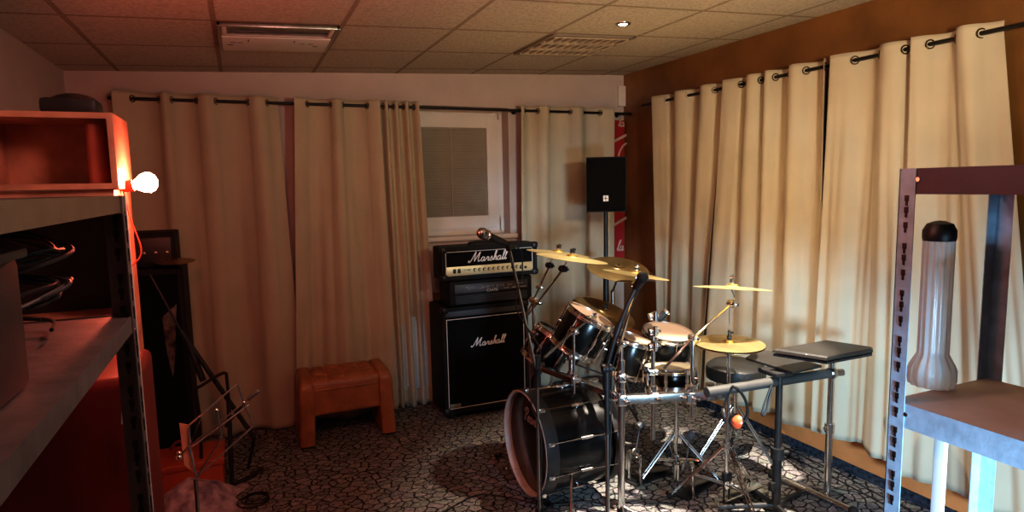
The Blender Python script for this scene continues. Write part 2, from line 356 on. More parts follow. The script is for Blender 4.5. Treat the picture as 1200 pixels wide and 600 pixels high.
# ------------------------------------------------------------------ ceiling fittings
def cellrect(i, j): return GX+G*i, GX+G*(i+1), GY-G*(j+1), GY-G*j     # x0,x1,y0,y1
x0,x1,y0,y1 = cellrect(0,1); xm=(x0+x1)/2
zc = ceil_z(x0)-.001
RT = Matrix.Rotation(-math.atan(.042),3,'Y')
lf = thing('ceiling_light', (xm,(y0+y1)/2,ceil_z(xm)), 'square fluorescent ceiling fitting with its cover off, white gear tray hanging open', 'ceiling light')
def cb(xa,ya,za,xb,yb,zb,bev=0.):   # box hung under the sloping ceiling, z measured from it
    c = V(((xa+xb)/2,(ya+yb)/2,0)); return (c.x,c.y,ceil_z(c.x)+(za+zb)/2),(abs(xb-xa),abs(yb-ya),abs(zb-za)),RT,bev
mb = MB()
for q in ((x0+.012,y0+.01,x1-.012,y0+.028),(x0+.012,y1-.028,x1-.012,y1-.01),(x0+.012,y0+.01,x0+.03,y1-.01),(x1-.03,y0+.01,x1-.012,y1-.01)):
    mb.box(*cb(q[0],q[1],-.022,q[2],q[3],.0,.003))
mb.build('frame','dchrome',lf)
MB().box(*cb(x0+.03,y0+.03,-.012,x1-.03,y0+.27,-.002)).build('reflector','dchrome',lf)
MB().cyl((x0+.06,y0+.15,ceil_z(x0)-.010),(x1-.06,y0+.15,ceil_z(x1)-.010),.011,seg=12).build('reflector_channel','grey',lf)
gt = MB().box(*cb(x0+.03,y0+.24,-.026,x1-.03,y1-.03,-.012,.004)).box(*cb(x0+.03,y0+.24,-.02,x1-.03,y0+.25,-.0)).build('gear_tray','white',lf)
mb = MB()
for a,b,w,d in ((.07,.13,.03,.008),(.11,.13,.022,.008),(.055,.19,.03,.012),(.44,.13,.022,.008),(.48,.13,.03,.008),(.51,.19,.03,.012),(.16,.06,.006,.05),(.40,.06,.006,.05)):
    mb.box(*cb(x0+a,y0+.25+b-.02,-.0275,x0+a+w,y0+.25+b-.02+d,-.024))
mb.build('slots','black',gt)
for s_ in (x0+.035,x1-.055): MB().box(*cb(s_,y0+.03,-.022,s_+.02,y0+.24,-.0,.003)).build('lamp_holder','white',lf)
x0,x1,y0,y1 = cellrect(3,1); xm=(x0+x1)/2
lo = thing('ceiling_light', (xm,(y0+y1)/2,ceil_z(xm)), 'square louvred ceiling light, switched off, beside the small spotlight', 'ceiling light')
mb = MB()
for q in ((x0+.01,y0+.01,x1-.01,y0+.035),(x0+.01,y1-.035,x1-.01,y1-.01),(x0+.01,y0+.01,x0+.035,y1-.01),(x1-.035,y0+.01,x1-.01,y1-.01)):
    mb.box(*cb(q[0],q[1],-.012,q[2],q[3],.0,.003))
mb.build('frame','grey' if 0 else mat('fitting_frame',(.25,.2,.16),.5),lo)
MB().box(*cb(x0+.03,y0+.03,-.004,x1-.03,y1-.03,-.001)).build('backing',mat('fitting_dark',(.10,.075,.055),.6),lo)
for k in range(3):
    mb = MB(); ya = y0+.055+k*.185; yb_ = ya+.145
    for s_ in (ya,yb_): mb.box(*cb(x0+.04,s_-.003,-.016,x1-.04,s_+.003,-.003))
    for i in range(10):
        xx = x0+.05+i*.0575; mb.box(*cb(xx,ya,-.017,xx+.026,yb_,-.006))
    mb.build('louvre', mat('louvre_alu',(.78,.66,.5),.3,.6), lo)
sp = AZ(730,27,ceil_z(2.15)); sp.z = ceil_z(sp.x)
st = thing('spotlight', sp, 'small round recessed ceiling spotlight, lit warm white', 'spotlight')
MB().lathe([(.026,-.004),(.03,-.01),(.042,-.009),(.046,-.002),(.046,0)], sp, (0,0,1), 28).build('trim_ring','satin',st)
MB().lathe([(.0,-.012),(.018,-.011),(.027,-.005)], sp, (0,0,1), 24).build('lens','spotlens',st)

# ------------------------------------------------------------------ curtains
def curtain(label, T0, T1, B0, B1, crossings, front_first, n_front, seed, amp=.045, amp_b=.05, rodz=None, hem=None, droop=.0, midlines=None, group='eyelet curtains'):
    """T0,T1: ends of the top edge on the rod line; B0,B1: ends of the bottom edge; crossings: u where the cloth crosses the rod"""
    T0, T1, B0, B1, nf = V(T0), V(T1), V(B0), V(B1), V(n_front)
    cr = [0.] + sorted(crossings) + [1.]; sgn0 = 1 if front_first else -1
    def off_top(u):
        for i in range(len(cr)-1):
            if u <= cr[i+1] or i == len(cr)-2:
                a, b = cr[i], cr[i+1]; t = (u-a)/max(b-a,1e-6); s_ = sgn0*(-1)**i
                if i == 0: t = .5+t*.5
                elif i == len(cr)-2: t = t*.5
                w = min(1., (b-a)*(T1-T0).length/.09)
                return s_*math.sin(PI*t)**.8*(.45+.55*w) if t>0 else 0
        return 0
    def fn(u, v):
        # bottom: folds relax and wander
        uu = u + .035*v*noise(V((u*3, v*1.3, seed)))
        p = T0.lerp(T1, u).lerp(B0.lerp(B1, uu), v)
        a = amp*(1-v)+amp_b*v
        k = min(1,max(0,(v-.02)/.5))
        o = off_top(min(1,max(0,u+.05*v*noise(V((u*2.2,seed,v)))*1.)))
        o2 = o*(1-.35*k) + k*.9*noise(V((u*5.+seed*3, v*.7, seed*1.7))) + k*.45*noise(V((u*13.+seed, v*1.0, 3.1)))
        p = p + nf*(a*o2)
        if v > .9 and hem: p.z += hem*noise(V((u*4+seed, 0, 2.)))*(v-.9)*10
        return p
    H = (T0-B0).length; L = (T1-T0).length
    c = thing('curtain', (B0+B1)/2, label, 'curtain', group)
    up = V((0,0,.045))
    def fn2(u, v):
        if v < .03:
            p = fn(u, 0); return p + up*(1-v/.03)
        return fn(u, (v-.03)/.97)
    nu = max(60, int(L*170))
    MB().grid(fn2, nu, 60).build('fabric', 'curtain', c, solid=.0015, angle=180)
    for i in range(1, len(cr)-1):
        u = cr[i]; d = (fn(u+.004,0)-fn(u-.004,0)).normalized(); p = fn(u,0); nn = d.cross(V((0,0,1)))
        MB().torus(p, nn, .021, .0045, 20, 6).build('eyelet', 'ring', c)
    return c
RB = 4.87
def pb(x, z=2.395, dy=0): # point on the back rod seen at pixel x
    y = 115+(x-155)*.0323; return AY(x, y, RB)
def us(a, b, xs): # pixel list -> u
    A, B = pb(a).x, pb(b).x; return [(pb(x).x-A)/(B-A) for x in xs]
ZR = 2.395
def bk(xa, xb, ba, bb, xs, ff, label, seed, **k):
    A, B = pb(xa), pb(xb); A.z = B.z = ZR
    c = curtain(label, A, B, (ba, 4.86, .012), (bb, 4.86, .012), us(xa, xb, xs), ff, (0,-1,0), seed, **k)
    return c
NEAR = -1
bk(132, 326, -.74, AY(358,495,4.86).x, [155,186,201,230,253,290,313], True, 'wide beige eyelet curtain at the left end of the back wall, red-lit', 1.3, group=None)
bk(344, 444, AY(345,470,4.86).x, AY(464,450,4.86).x, [360,387,402,430], True, 'beige eyelet curtain hanging behind the brown leather footstool', 2.7, group=None)
bk(444, 490, AY(462,470,4.86).x, AY(514,470,4.86).x, [449,455,461,467,473,479,485], False, 'beige curtain bunched in tight folds left of the window and amplifiers', 5.1, amp=.05, amp_b=.075, group=None)
bk(609, 717, AY(610,470,4.86).x, AY(718,470,4.86).x, [615,630,644,668,684,703], True, 'beige eyelet curtain right of the window, behind the cymbals', 4.2, group=None)
RX = 3.17; ZS = 2.424
def pr(x): return AX(x, 122-(x-755)*.2062, RX)
def rt(xa, xb, ba, bb, xs, ff, label, seed, **k):
    A, B = pr(xa), pr(xb); A.z = B.z = ZS; ba, bb = V(ba), V(bb); ba.x = bb.x = RX
    return curtain(label, A, B, ba, bb, [(pr(x).y-A.y)/(B.y-A.y) for x in xs], ff, (-1,0,0), seed, group=None, **k)
rt(769, 853, (0,4.22,.17), (0,3.72,.17), [782,791,807,821,838,850], True, 'narrow beige eyelet curtain nearest the corner on the brown wall', 7.3)
rt(853, 970, (0,3.66,.18), (0,2.66,.22), [869,876,892,898,909,925,945,967], True, 'beige eyelet curtain in the middle of the brown wall, light streaks on its folds', 8.8, amp=.05, amp_b=.06, hem=.03)
rt(979, 1073, (0,2.70,.25), (0,2.13,.225), [1002,1031,1061,1070], True, 'smooth wide beige eyelet curtain beside the galvanised shelf', 9.4, hem=.04)
rt(1073, 1170, (0,2.12,.2), (0,1.5,.2), [1090,1120,1150], True, 'beige eyelet curtain at the right end, behind the galvanised shelf', 11.2)
def rod(a, b, label, wall, brs, finial_out):
    c = thing('curtain_rod', a, label, 'curtain rod')
    MB().tube([a, b], .011, 10).build('rod', 'rod', c)
    d = (V(b)-V(a)).normalized()
    for p, s_ in ((a,-1),(b,1)): MB().cyl(V(p), V(p)+d*s_*.03, .013, .010, 12).build('finial', 'rod', c)
    for t in brs:
        p = V(a).lerp(V(b), t); w = V(wall)*.115
        MB().tube([p, p+w], .006, 8).cyl(p+w*.97, p+w, .022, seg=16).torus(p, d, .012, .004, 16, 6).build('bracket', 'rod', c)
rod((-.72,RB,ZR), (XR-.02,RB,ZR), 'long black curtain rod across the back wall', (0,1,0), (.01,.41,.727,.985), 1)
rod((RX,4.50,ZS), (RX,1.3,ZS), 'black curtain rod on the brown right wall', (1,0,0), (.06,.5,.97), 1)

# ------------------------------------------------------------------ banner in the corner
bn = thing('banner', (3.15,4.955,.95), 'tall red banner with white script hanging in the corner behind the speaker', 'banner')
MB().box2((2.98,4.95,.95),(3.275,4.955,2.345)).build('cloth_panel','banner',bn,smooth=False)
lx = AY(719,200,4.95).x
for zz, h, word in ((2.29,.085,'Coca-Cola'),(1.98,.16,'Coca-Cola'),(1.52,.12,'Coca-Cola'),(1.15,.10,'Coca-Cola')):
    wd = sum(SCR[c_][1] for c_ in word)*h*.62
    # the end (or the start) of the word shows beside the curtain
    if zz == 1.98: ww = 'Co'; xx = lx+.03
    elif zz == 2.29: ww = 'la'; xx = lx+.05
    elif zz == 1.52: ww = 'o'; xx = lx+.03
    else: ww = 'la'; xx = lx+.03
    script(ww, (xx,4.949,zz), (1,0,0), (0,0,1), h, 'lettering', mat('faded_white',(.55,.40,.36),.6), bn, .06)
mb = MB()
for zz in (2.16,1.40): mb.ribbon([(lx-.02,4.949,zz-.02),(lx+.06,4.949,zz+.02),(lx+.14,4.949,zz+.055),(lx+.18,4.949,zz+.06)], .012, (0,-1,0))
mb.build('swoosh', mat('faded_white_stripe',(.5,.34,.3),.6), bn, smooth=False)

# ------------------------------------------------------------------ loudspeaker on its stand
a = AY(697.5,184,4.25); b = AY(742,247,4.25)
sx0, sx1, sz0, sz1 = a.x+.0, b.x-.04, b.z, a.z; sy = 4.20
sc_ = thing('loudspeaker', ((sx0+sx1)/2,sy+.15,sz0), 'black loudspeaker box on a pole in the back corner', 'speaker')
MB().prism([(sx0,sy,sz0),(sx1,sy,sz0),(sx1-.05,sy+.28,sz0),(sx0+.05,sy+.28,sz0)],(0,0,sz1-sz0)).build('cabinet','tolex',sc_,smooth=False)
MB().box2((sx0+.008,sy-.022,sz0+.01),(sx1-.008,sy+.002,sz1-.01),.014,3).build('grille','grille',sc_)
for k in (-.1,0,.1): MB().lathe([(.028,0),(.03,-.004),(.022,-.006),(.004,-.002)],((sx0+sx1)/2+k,sy-.021,sz1-.07),(0,1,0),20,True,True).build('tweeter','grille',sc_)
bd = MB().box2((sx0+.13,sy-.026,sz0+.085),(sx0+.17,sy-.021,sz0+.13)).build('badge','logo',sc_,smooth=False)
MB().box2((sx0+.146,sy-.028,sz0+.091),(sx0+.151,sy-.026,sz0+.124)).box2((sx0+.136,sy-.028,sz0+.1055),(sx0+.164,sy-.026,sz0+.1095)).build('emblem','black',bd,smooth=False)
sc_.rotation_euler = (0,0,-.52)
pc = V(((sx0+sx1)/2, sy+.15, 0))
ss = thing('speaker_stand', pc, 'black tripod pole stand carrying the corner loudspeaker', 'speaker stand')
MB().cyl(pc+V((0,0,1.05)),pc+V((0,0,sz0-.001)),.0175).build('upper_pole','black',ss)
MB().cyl(pc+V((0,0,.12)),pc+V((0,0,1.12)),.024).build('lower_pole','black',ss)
MB().cyl(pc+V((0,0,1.08)),pc+V((0,0,1.16)),.034).cyl(pc+V((.03,0,1.12)),pc+V((.07,0,1.12)),.012).build('collar','black',ss)
for k in range(3):
    d = V((math.cos(k*2.094+.5),math.sin(k*2.094+.5),0))
    MB().tube([pc+d*.025+V((0,0,.62)),pc+d*.44+V((0,0,.02))],.012,8).tube([pc+V((0,0,.2))+d*.02,pc+d*.25+V((0,0,.28))],.008,8).ball(pc+d*.44+V((0,0,.018)),.018).build('leg','black',ss)

# ------------------------------------------------------------------ amplifier stack
yA = 4.42
def amp_box(root, x0, x1, z0, z1, y0, dep, bev=.02):
    return MB().box2((x0,y0,z0),(x1,y0+dep,z1),bev,4).build('cabinet','tolex',root)
# speaker cabinet
cx0, cx1, cz0, cz1 = 1.325, 2.03, .055, .875
cab = thing('speaker_cabinet', ((cx0+cx1)/2,yA+.18,0), 'large black guitar speaker cabinet at the bottom of the amplifier stack', 'speaker cabinet')
frame(MB(), cx0, cx1, cz0, cz1, .028, yA, yA+.36, .016).box2((cx0+.02,yA+.04,cz0+.02),(cx1-.02,yA+.35,cz1-.02)).build('cabinet','tolex',cab)
MB().box2((cx0+.028,yA+.016,cz0+.028),(cx1-.028,yA+.04,cz1-.085)).build('grille','grille',cab,smooth=False)
MB().box2((cx0+.028,yA+.012,cz1-.075),(cx1-.028,yA+.04,cz1-.03),.006).build('vent_strip','grey',cab)
frame(MB(), cx0+.034, cx1-.034, cz0+.034, cz1-.09, .005, yA+.010, yA+.017, 0).build('piping','piping',cab,smooth=False)
script('Marshall', (cx0+.245,yA+.014,.555), (1,0,.02), (0,0,1), .066, 'logo', 'logo', cab, .05)
MB().box2((cx0+.045,yA+.011,cz0+.045),(cx0+.13,yA+.015,cz0+.072),.001).build('name_plate',mat('plate_brass',(.30,.25,.16),.4,.6),cab)
for x in (cx0+.02,cx1-.02):
    for z_ in (cz0+.02,cz1-.02): MB().box((x,yA+.02,z_),(.055,.055,.055),None,.02,3).build('corner','black',cab)
for x in (cx0+.07,cx1-.07):
    for y_ in (yA+.06,yA+.30): MB().cyl((x-.012,y_,.03),(x+.012,y_,.03),.028,seg=18).box2((x-.02,y_-.02,.03),(x+.02,y_+.02,.062)).build('castor','rubber',cab)
# middle amplifier
mx0, mx1, mz0, mz1 = 1.385, 2.075, .876, 1.078
am = thing('amplifier_head', ((mx0+mx1)/2,yA+.15,mz0), 'black amplifier head with small grey knobs, in the middle of the stack', 'amplifier')
MB().box2((mx0,yA+.01,mz0),(mx1,yA+.27,mz1),.03,4).build('cabinet','tolex',am)
MB().box2((mx0+.045,yA+.003,mz1-.10),(mx1-.045,yA+.012,mz1-.035),.002).build('control_panel','grey',am)
for gx in (.14,.165,.19,.215, .25,.275,.30,.325,.35, .39,.415,.44, .475,.50): MB().lathe([(.0088,0),(.0088,-.004),(.006,-.012),(.001,-.012)],(mx0+gx,yA+.003,mz1-.066),(0,1,0),14).build('knob','dchrome',am)
mb = MB()
for gx in (.14,.165,.19,.215, .25,.275,.30,.325,.35, .39,.415,.44, .475,.50): mb.torus((mx0+gx,yA+.002,mz1-.066),(0,1,0),.0095,.0009,18,4)
mb.build('knob_marking','piping',am)
mb = MB().box2((mx0+.55,yA+.001,mz1-.062),(mx0+.60,yA+.003,mz1-.058)).box2((mx0+.51,yA+.0005,mz1-.088),(mx0+.63,yA+.003,mz1-.085)).box2((mx0+.44,yA+.0005,mz1-.088),(mx0+.49,yA+.003,mz1-.086)).build('marking_line','piping',am,smooth=False)
text('CRATE',.03,(mx0+.345,yA+.0005,mz1-.094),(1,0,0),(0,0,1),'logo','piping',am)
mb = MB()
for k in range(6): mb.box2((mx0+.05,yA+.006,mz0+.02+k*.011),(mx1-.05,yA+.012,mz0+.025+k*.011))
mb.build('grille','grey',am)
for x in (mx0+.06,mx1-.06): MB().cyl((x,yA+.06,mz0-.002),(x,yA+.06,mz0+.01),.016).build('foot','rubber',am)
# top amplifier
hx0, hx1, hz0, hz1 = 1.325, 2.105, 1.085, 1.332
hd = thing('amplifier_head', ((hx0+hx1)/2,yA+.12,hz0), 'black amplifier head with gold front panel and white script, on top of the stack', 'amplifier')
frame(MB(), hx0, hx1, hz0, hz1, .03, yA-.03, yA+.20, .016).box2((hx0+.02,yA+.012,hz0+.02),(hx1-.02,yA+.19,hz1-.02)).build('cabinet','tolex',hd)
MB().box2((hx0+.03,yA-.008,hz0+.085),(hx1-.03,yA+.015,hz1-.03)).build('grille','grille',hd,smooth=False)
frame(MB(), hx0+.036, hx1-.036, hz0+.03, hz1-.036, .0045, yA-.014, yA-.006, 0).build('piping','piping',hd,smooth=False)
gp = MB().box2((hx0+.04,yA-.016,hz0+.032),(hx1-.04,yA-.004,hz0+.098),.001).build('control_panel','gold',hd)
for k in range(2): MB().box2((hx0+.09+k*.036,yA-.026,hz0+.05),(hx0+.112+k*.036,yA-.015,hz0+.082),.003).build('rocker_switch','black',gp)
for k in range(11):
    kn = MB().lathe([(.013,0),(.013,-.006),(.010,-.014),(.001,-.015)],(hx0+.262+k*.0385,yA-.016,hz0+.066),(0,1,0),18).build('knob','black',gp)
    MB().lathe([(.009,0),(.008,-.0015),(.0005,-.002)],(hx0+.262+k*.0385,yA-.0315,hz0+.066),(0,1,0),16).build('knob_cap','gold',kn)
text('JCM 900',.021,(hx0+.192,yA-.017,hz0+.068),(1,0,0),(0,0,1),'model_marking','black',gp,.3)
MB().cyl((hx1-.10,yA-.02,hz0+.058),(hx1-.10,yA-.014,hz0+.058),.011).cyl((hx1-.14,yA-.02,hz0+.058),(hx1-.14,yA-.014,hz0+.058),.011).build('input_jack','black',gp)
script('Marshall', (hx0+.235,yA-.010,hz0+.125), (1,0,.02), (0,0,1), .074, 'logo', 'logo', hd, .05)
for x in (hx0+.02,hx1-.02):
    for z_ in (hz0+.02,hz1-.02): MB().box((x,yA-.01,z_),(.052,.052,.052),None,.02,3).build('corner','black',hd)
MB().tube([(hx0+.25,yA+.08,hz1),(hx0+.28,yA+.08,hz1+.017),(hx0+.5,yA+.08,hz1+.017),(hx0+.53,yA+.08,hz1)],.010,8,4).build('handle','rubber',hd)

# ------------------------------------------------------------------ leather footstool
bx0, bx1, by0, by1 = .285, .925, 4.37, 4.76
bs = thing('footstool', ((bx0+bx1)/2,(by0+by1)/2,0), 'caramel brown leather footstool with tufted seat in front of the curtains', 'footstool')
def seatf(u, v):
    x = bx0+.075+(bx1-bx0-.15)*u; y = by0+.01+(by1-by0-.02)*v
    e = min(1, min(u,1-u,v,1-v)*9)**.5
    t = 0
    for i in range(1,4):
        for j in range(1,3): t += math.exp(-(((u-i/4)*.49)**2+((v-j/3)*.37)**2)/.0007)
    g = 0
    for i in range(1,4): g += math.exp(-((u-i/4)*.49/.012)**2)
    for j in range(1,3): g += math.exp(-((v-j/3)*.37/.012)**2)
    return V((x, y, .43+.05*e-.028*t-.010*min(g,1)*e))
MB().grid(seatf, 72, 54).build('seat','leather',bs,angle=180)
MB().box2((bx0+.07,by0+.012,.215),(bx1-.07,by1-.012,.44),.03,4).build('apron','leather',bs)
MB().tube([(bx0+.08,by0+.008,.40),(bx1-.08,by0+.008,.40)],.005,8).build('seam','leather',bs)
for sgn, xa in ((1,bx0),(-1,bx1)):
    def side(x0_, s_):
        rings = []
        for k in range(15):
            t = k/14; z = .02+.44*t
            out = s_*(-.014*(1-t)**2 + (.014 if t>.9 else 0)*((t-.9)*10))
            inn = .088 + .012*math.sin(t*PI*.5)
            d = .03*(1-t) ; rr = .02
            ya, yb2 = by0-.012+(.02 if t>.93 else 0), by1
            xA, xB = x0_+out, x0_+s_*inn
            r = []
            for (cx_,cy_,a0) in ((max(xA,xB)-rr,yb2-rr,0),(min(xA,xB)+rr,yb2-rr,PI/2),(min(xA,xB)+rr,ya+rr,PI),(max(xA,xB)-rr,ya+rr,1.5*PI)):
                for q in range(5): r.append(V((cx_+rr*math.cos(a0+q*PI/8), cy_+rr*math.sin(a0+q*PI/8), z)))
            rings.append(r)
        # rounded shoulder
        top = rings[-1]; cc = sum(top, V())/len(top)
        for q,(k1,dz) in enumerate(((.93,.012),(.8,.022),(.55,.028))): rings.append([cc+(p-cc)*k1+V((0,0,dz)) for p in top])
        return MB().rings(rings)
    lg = side(xa, sgn).build('leg','leather',bs,angle=60)
    for y_ in (by0+.05,by1-.05): MB().cyl((xa+sgn*.035,y_,0),(xa+sgn*.035,y_,.022),.018).build('glide','black',lg)

# ------------------------------------------------------------------ DRUM KIT
def drum(name, label, top, ax, R, dep, n=8, kick=False, headm='skin'):
    """top: centre of the batter head, ax: unit vector from the far head to the batter head"""
    ax = V(ax).normalized(); top = V(top); bot = top-ax*dep
    base = V((top.x,top.y,min(top.z,bot.z)-(R if kick else 0)))
    t = thing(name, base, label, 'drum')
    MB().lathe([(R*.985,0),(R,.004),(R,dep-.004),(R*.985,dep)],bot,ax,56).build('shell','lacquer',t)
    MB().lathe([(.001,0),(R*.97,0),(R*1.005,-.006),(R*1.01,-.016)],top+ax*.004,ax,56).build('batter_head',headm,t)
    MB().lathe([(.001,0),(R*.97,0),(R*1.005,.006),(R*1.01,.016)],bot-ax*.004,ax,56).build('resonant_head','skindark' if kick else headm,t)
    hm = 'chrome'
    for o, s_ in ((top,1),(bot,-1)):
        if kick:
            hm = 'black'; fq = .040 if s_ < 0 else .016
            h = [(R*1.0,-.03),(R*1.055,-.03),(R*1.06,-.026),(R*1.06,fq),(R*1.05,fq+.002),(R*1.035,fq),(R*1.015,.004),(R*1.0,-.03)]
            if s_ < 0:
                lin = [(R*1.012,.0),(R*1.012,fq+.002),(R*1.020,fq+.005),(R*1.050,fq+.0045),(R*1.050,fq+.001),(R*1.02,-.0)]
                MB().lathe([(r,q*s_) for r,q in lin],o,ax,56).build('hoop_lining','hoopwood',t)
        else: h = [(R*1.01,-.022),(R*1.045,-.022),(R*1.045,-.010),(R*1.02,-.006),(R*1.02,.010),(R*1.03,.012),(R*1.005,.014),(R*1.0,.004),(R*1.01,-.022)]
        MB().lathe([(r,q*s_) for r,q in h],o,ax,56).build('hoop',hm,t)
    a, b, _ = basis(ax)
    for k in range(n):
        d = a*math.cos(2*PI*(k+.5)/n)+b*math.sin(2*PI*(k+.5)/n)
        lg = MB().cyl(top-ax*(dep*.5+.035)+d*(R+.012),top-ax*(dep*.5-.035)+d*(R+.012),.009,seg=10).cyl(top-ax*dep*.5+d*R,top-ax*dep*.5+d*(R+.014),.012,seg=10).build('lug','chrome',t)
        mb = MB()
        if kick:
            for o, s_ in ((top,1),(bot,-1)):
                mb.tube([top-ax*dep*.5+ax*s_*.02+d*(R+.014), o+ax*s_*.03+d*(R*1.075)],.003,6)
                mb.box(o+ax*s_*.014+d*(R*1.06),(.035,.022,.022),Matrix((a,b,ax)).transposed() if False else None,.004)
        else: mb.tube([bot-ax*.012+d*(R+.009),top+ax*.012+d*(R+.009)],.003,6)
        mb.build('tension_rod','chrome',lg)
    return t
KA = V((-1,.0,0)).normalized()      # the front head faces away from the drummer, towards -X
KF = V((1.405,3.055,.355)); KR = .275
kd = drum('bass_drum','large black bass drum lying on its side with pale hoops and dark front head', KF - KA*.40, -KA, KR, .40, 10, True, 'skin')
a_, b_, _ = basis(KA)
# emblem on the front head: script near the top
_ex = V((0,0,1)).cross(KA).normalized()   # reading direction seen from the front
script('Pearl', KF + KA*.012 + V((0,0,.115)) - _ex*.06, (-_ex if False else _ex), (0,0,1), .075, 'logo', mat('silver_print',(.45,.38,.38),.4,.5), kd, .06)
# spurs
for s_ in (-1,1):
    p = KF - KA*.12 + V((0,s_*KR*.9,-.10)); MB().tube([p, p+KA*.10+V((0,s_*.17,-(p.z-.012)))],.008,8).ball(p+KA*.10+V((0,s_*.17,-(p.z-.014))),.013).build('spur','chrome',kd)
tA = V((0,0,.88))+_r*.47-_f*.05
drum('rack_tom','black tom drum with tan head tilted towards the drummer, above the bass drum', AY(692,370,3.10), tA, .138, .22, 6)
drum('rack_tom','second black tom drum half hidden behind the black boom microphone', AY(741,397,3.22), V((0,0,1))+_r*.32, .132, .22, 6)
drum('floor_tom','deep black floor tom with large tan head behind the chrome clamp post', AY(783,390,3.28), V((0,0,1))+_r*.10-_f*.18, .160, .32, 8)
drum('rack_tom','small black tom in the shadow left of the tilted tan-headed tom', AY(652,392,3.48), (.5,-.2,.85), .13, .2, 6, headm='skindark')
sn = drum('snare_drum','shallow snare drum with pale head between the rack and the floor tom', AY(785,431,2.98), V((0,0,1))+_f*.12, .145, .11, 8, headm=mat('white_skin',(.55,.48,.34),.5,var=.05))
# cymbals: each its own thing
def cymbal(label, c, n, R, m='brass', bell=.16, inv=False, name='cymbal', mark=False, group=None):
    c = V(c); n = V(n).normalized(); t = thing(name, c, label, 'cymbal', group)
    k = R; s_ = -1 if inv else 1
    prof = [(.006,.052*k*2*.5+.02*0),(.03*k/.2,.118*k),(bell*k*.75,.095*k),(bell*k*1.05,.062*k),(bell*k*1.3,.052*k),(.45*k,.045*k),(.7*k,.03*k),(.9*k,.012*k),(k,0),(k*.998,-.0015),(.9*k,.010*k),(.45*k,.042*k),(bell*k*1.3,.047*k),(bell*k,.055*k),(.006,.10*k)]
    prof[0] = (.006,.122*k)
    MB().lathe([(r,h*s_) for r,h in prof],c,n,64).build('disc',m,t)
    if mark:
        a, b, _ = basis(n); mb = MB()
        e1 = a if a.dot(_r) > 0 else -a; e2 = n.cross(e1)
        o = c + n*(.034*k) + e1*.58*k - e2*.12*k
        for i in range(4):
            mb.ribbon([o+e1*(i*.012), o+e1*(i*.012+.006)+e2*.022], .0022, n, 2)
        mb.build('maker_mark','black',t,smooth=False)
    return t
def wingnut(parent, c, n, m='chrome', felt='black', h=.03):
    n = V(n).normalized(); c = V(c)
    h = h*.7; MB().cyl(c+n*.012,c+n*(.012+h*.5),.014,seg=14).build('felt',felt,parent)
    MB().cyl(c+n*(.012+h*.5),c+n*(.012+h),.009,seg=12).cyl(c+n*(.012+h),c+n*(.018+h),.0035,seg=8).box(c+n*(.012+h*.8),(.034,.006,.012),None,.002).build('wing_nut',m,parent)
cA = AY(654,297,3.38); cB = AY(670,303,2.97); cC = AY(724,315,3.40); cD = AY(745,322,3.05); cE = AY(707,366,3.32); cG = AY(858,338,2.62)
nA = V((0,0,1))+_r*.14+_f*.04; nB = V((0,0,1))+_r*.15+_f*.03; nC = V((0,0,1))+_r*.10-_f*.30; nD = V((0,0,1))+_r*.17+_f*.06; nE = V((.0,-.25,1))+_r*.22; nG = V((0,0,1))+_r*.07+_f*.12
x_ = cymbal('bronze crash cymbal, leftmost of the kit, in front of the top amplifier', cA, nA, .195); wingnut(x_, cA+nA.normalized()*.02, nA, 'black')
x_ = cymbal('bronze crash cymbal overlapping the leftmost one, slightly nearer and lower', cB, nB, .195); wingnut(x_, cB+nB.normalized()*.02, nB, 'black')
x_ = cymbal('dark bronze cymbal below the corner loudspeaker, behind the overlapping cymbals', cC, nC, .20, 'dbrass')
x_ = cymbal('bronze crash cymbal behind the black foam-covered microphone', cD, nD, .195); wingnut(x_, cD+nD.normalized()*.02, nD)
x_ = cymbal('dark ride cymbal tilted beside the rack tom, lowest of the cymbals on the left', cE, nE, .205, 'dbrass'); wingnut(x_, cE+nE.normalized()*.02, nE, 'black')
x_ = cymbal('bronze crash cymbal high on its own boom in front of the right curtains', cG, nG, .205); wingnut(x_, cG+nG.normalized()*.02, nG, h=.055)
hhp = AZ(851,592,0.005); hhp.z = 0
hz = AY(845,406,hhp.y).z; hc = V((hhp.x,hhp.y,hz))
cymbal('upper hi-hat cymbal with a black maker mark', hc+V((0,0,.012)), (0,-.02,1), .182, 'brass', mark=True, group=None, name='hi_hat_cymbal')
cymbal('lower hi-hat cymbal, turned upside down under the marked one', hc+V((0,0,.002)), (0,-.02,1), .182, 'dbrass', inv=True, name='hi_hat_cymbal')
def tripod(parent, c, r, h, hub, m='chrome', rot=0., th=.007, foot='rubber', n=3, double=True):
    c = V(c)
    for k in range(n):
        d = V((math.cos(rot+k*2*PI/n),math.sin(rot+k*2*PI/n),0)); e = V((-d.y,d.x,0))
        mb = MB(); end = c+d*r+V((0,0,.022))
        for s_ in ((-1,1) if double else (0,)):
            mb.tube([c+V((0,0,h))+d*.02+e*.012*s_, end+e*.008*s_],th*.7 if double else th,6)
            mb.tube([c+V((0,0,hub))+d*.018+e*.012*s_, c+d*r*.55+V((0,0,h*.47))+e*.01*s_],th*.6,6)
        lg = mb.build('leg',m,parent)
        MB().tube([end-d*.03+V((0,0,.012)),end+d*.012-V((0,0,.004))],.015,10).build('rubber_foot',foot,lg)
    MB().cyl(c+V((0,0,h-.025)),c+V((0,0,h+.025)),.02,seg=14).cyl(c+V((0,0,hub-.02)),c+V((0,0,hub+.02)),.02,seg=14).build('hub','black' if m=='black' else m,parent)
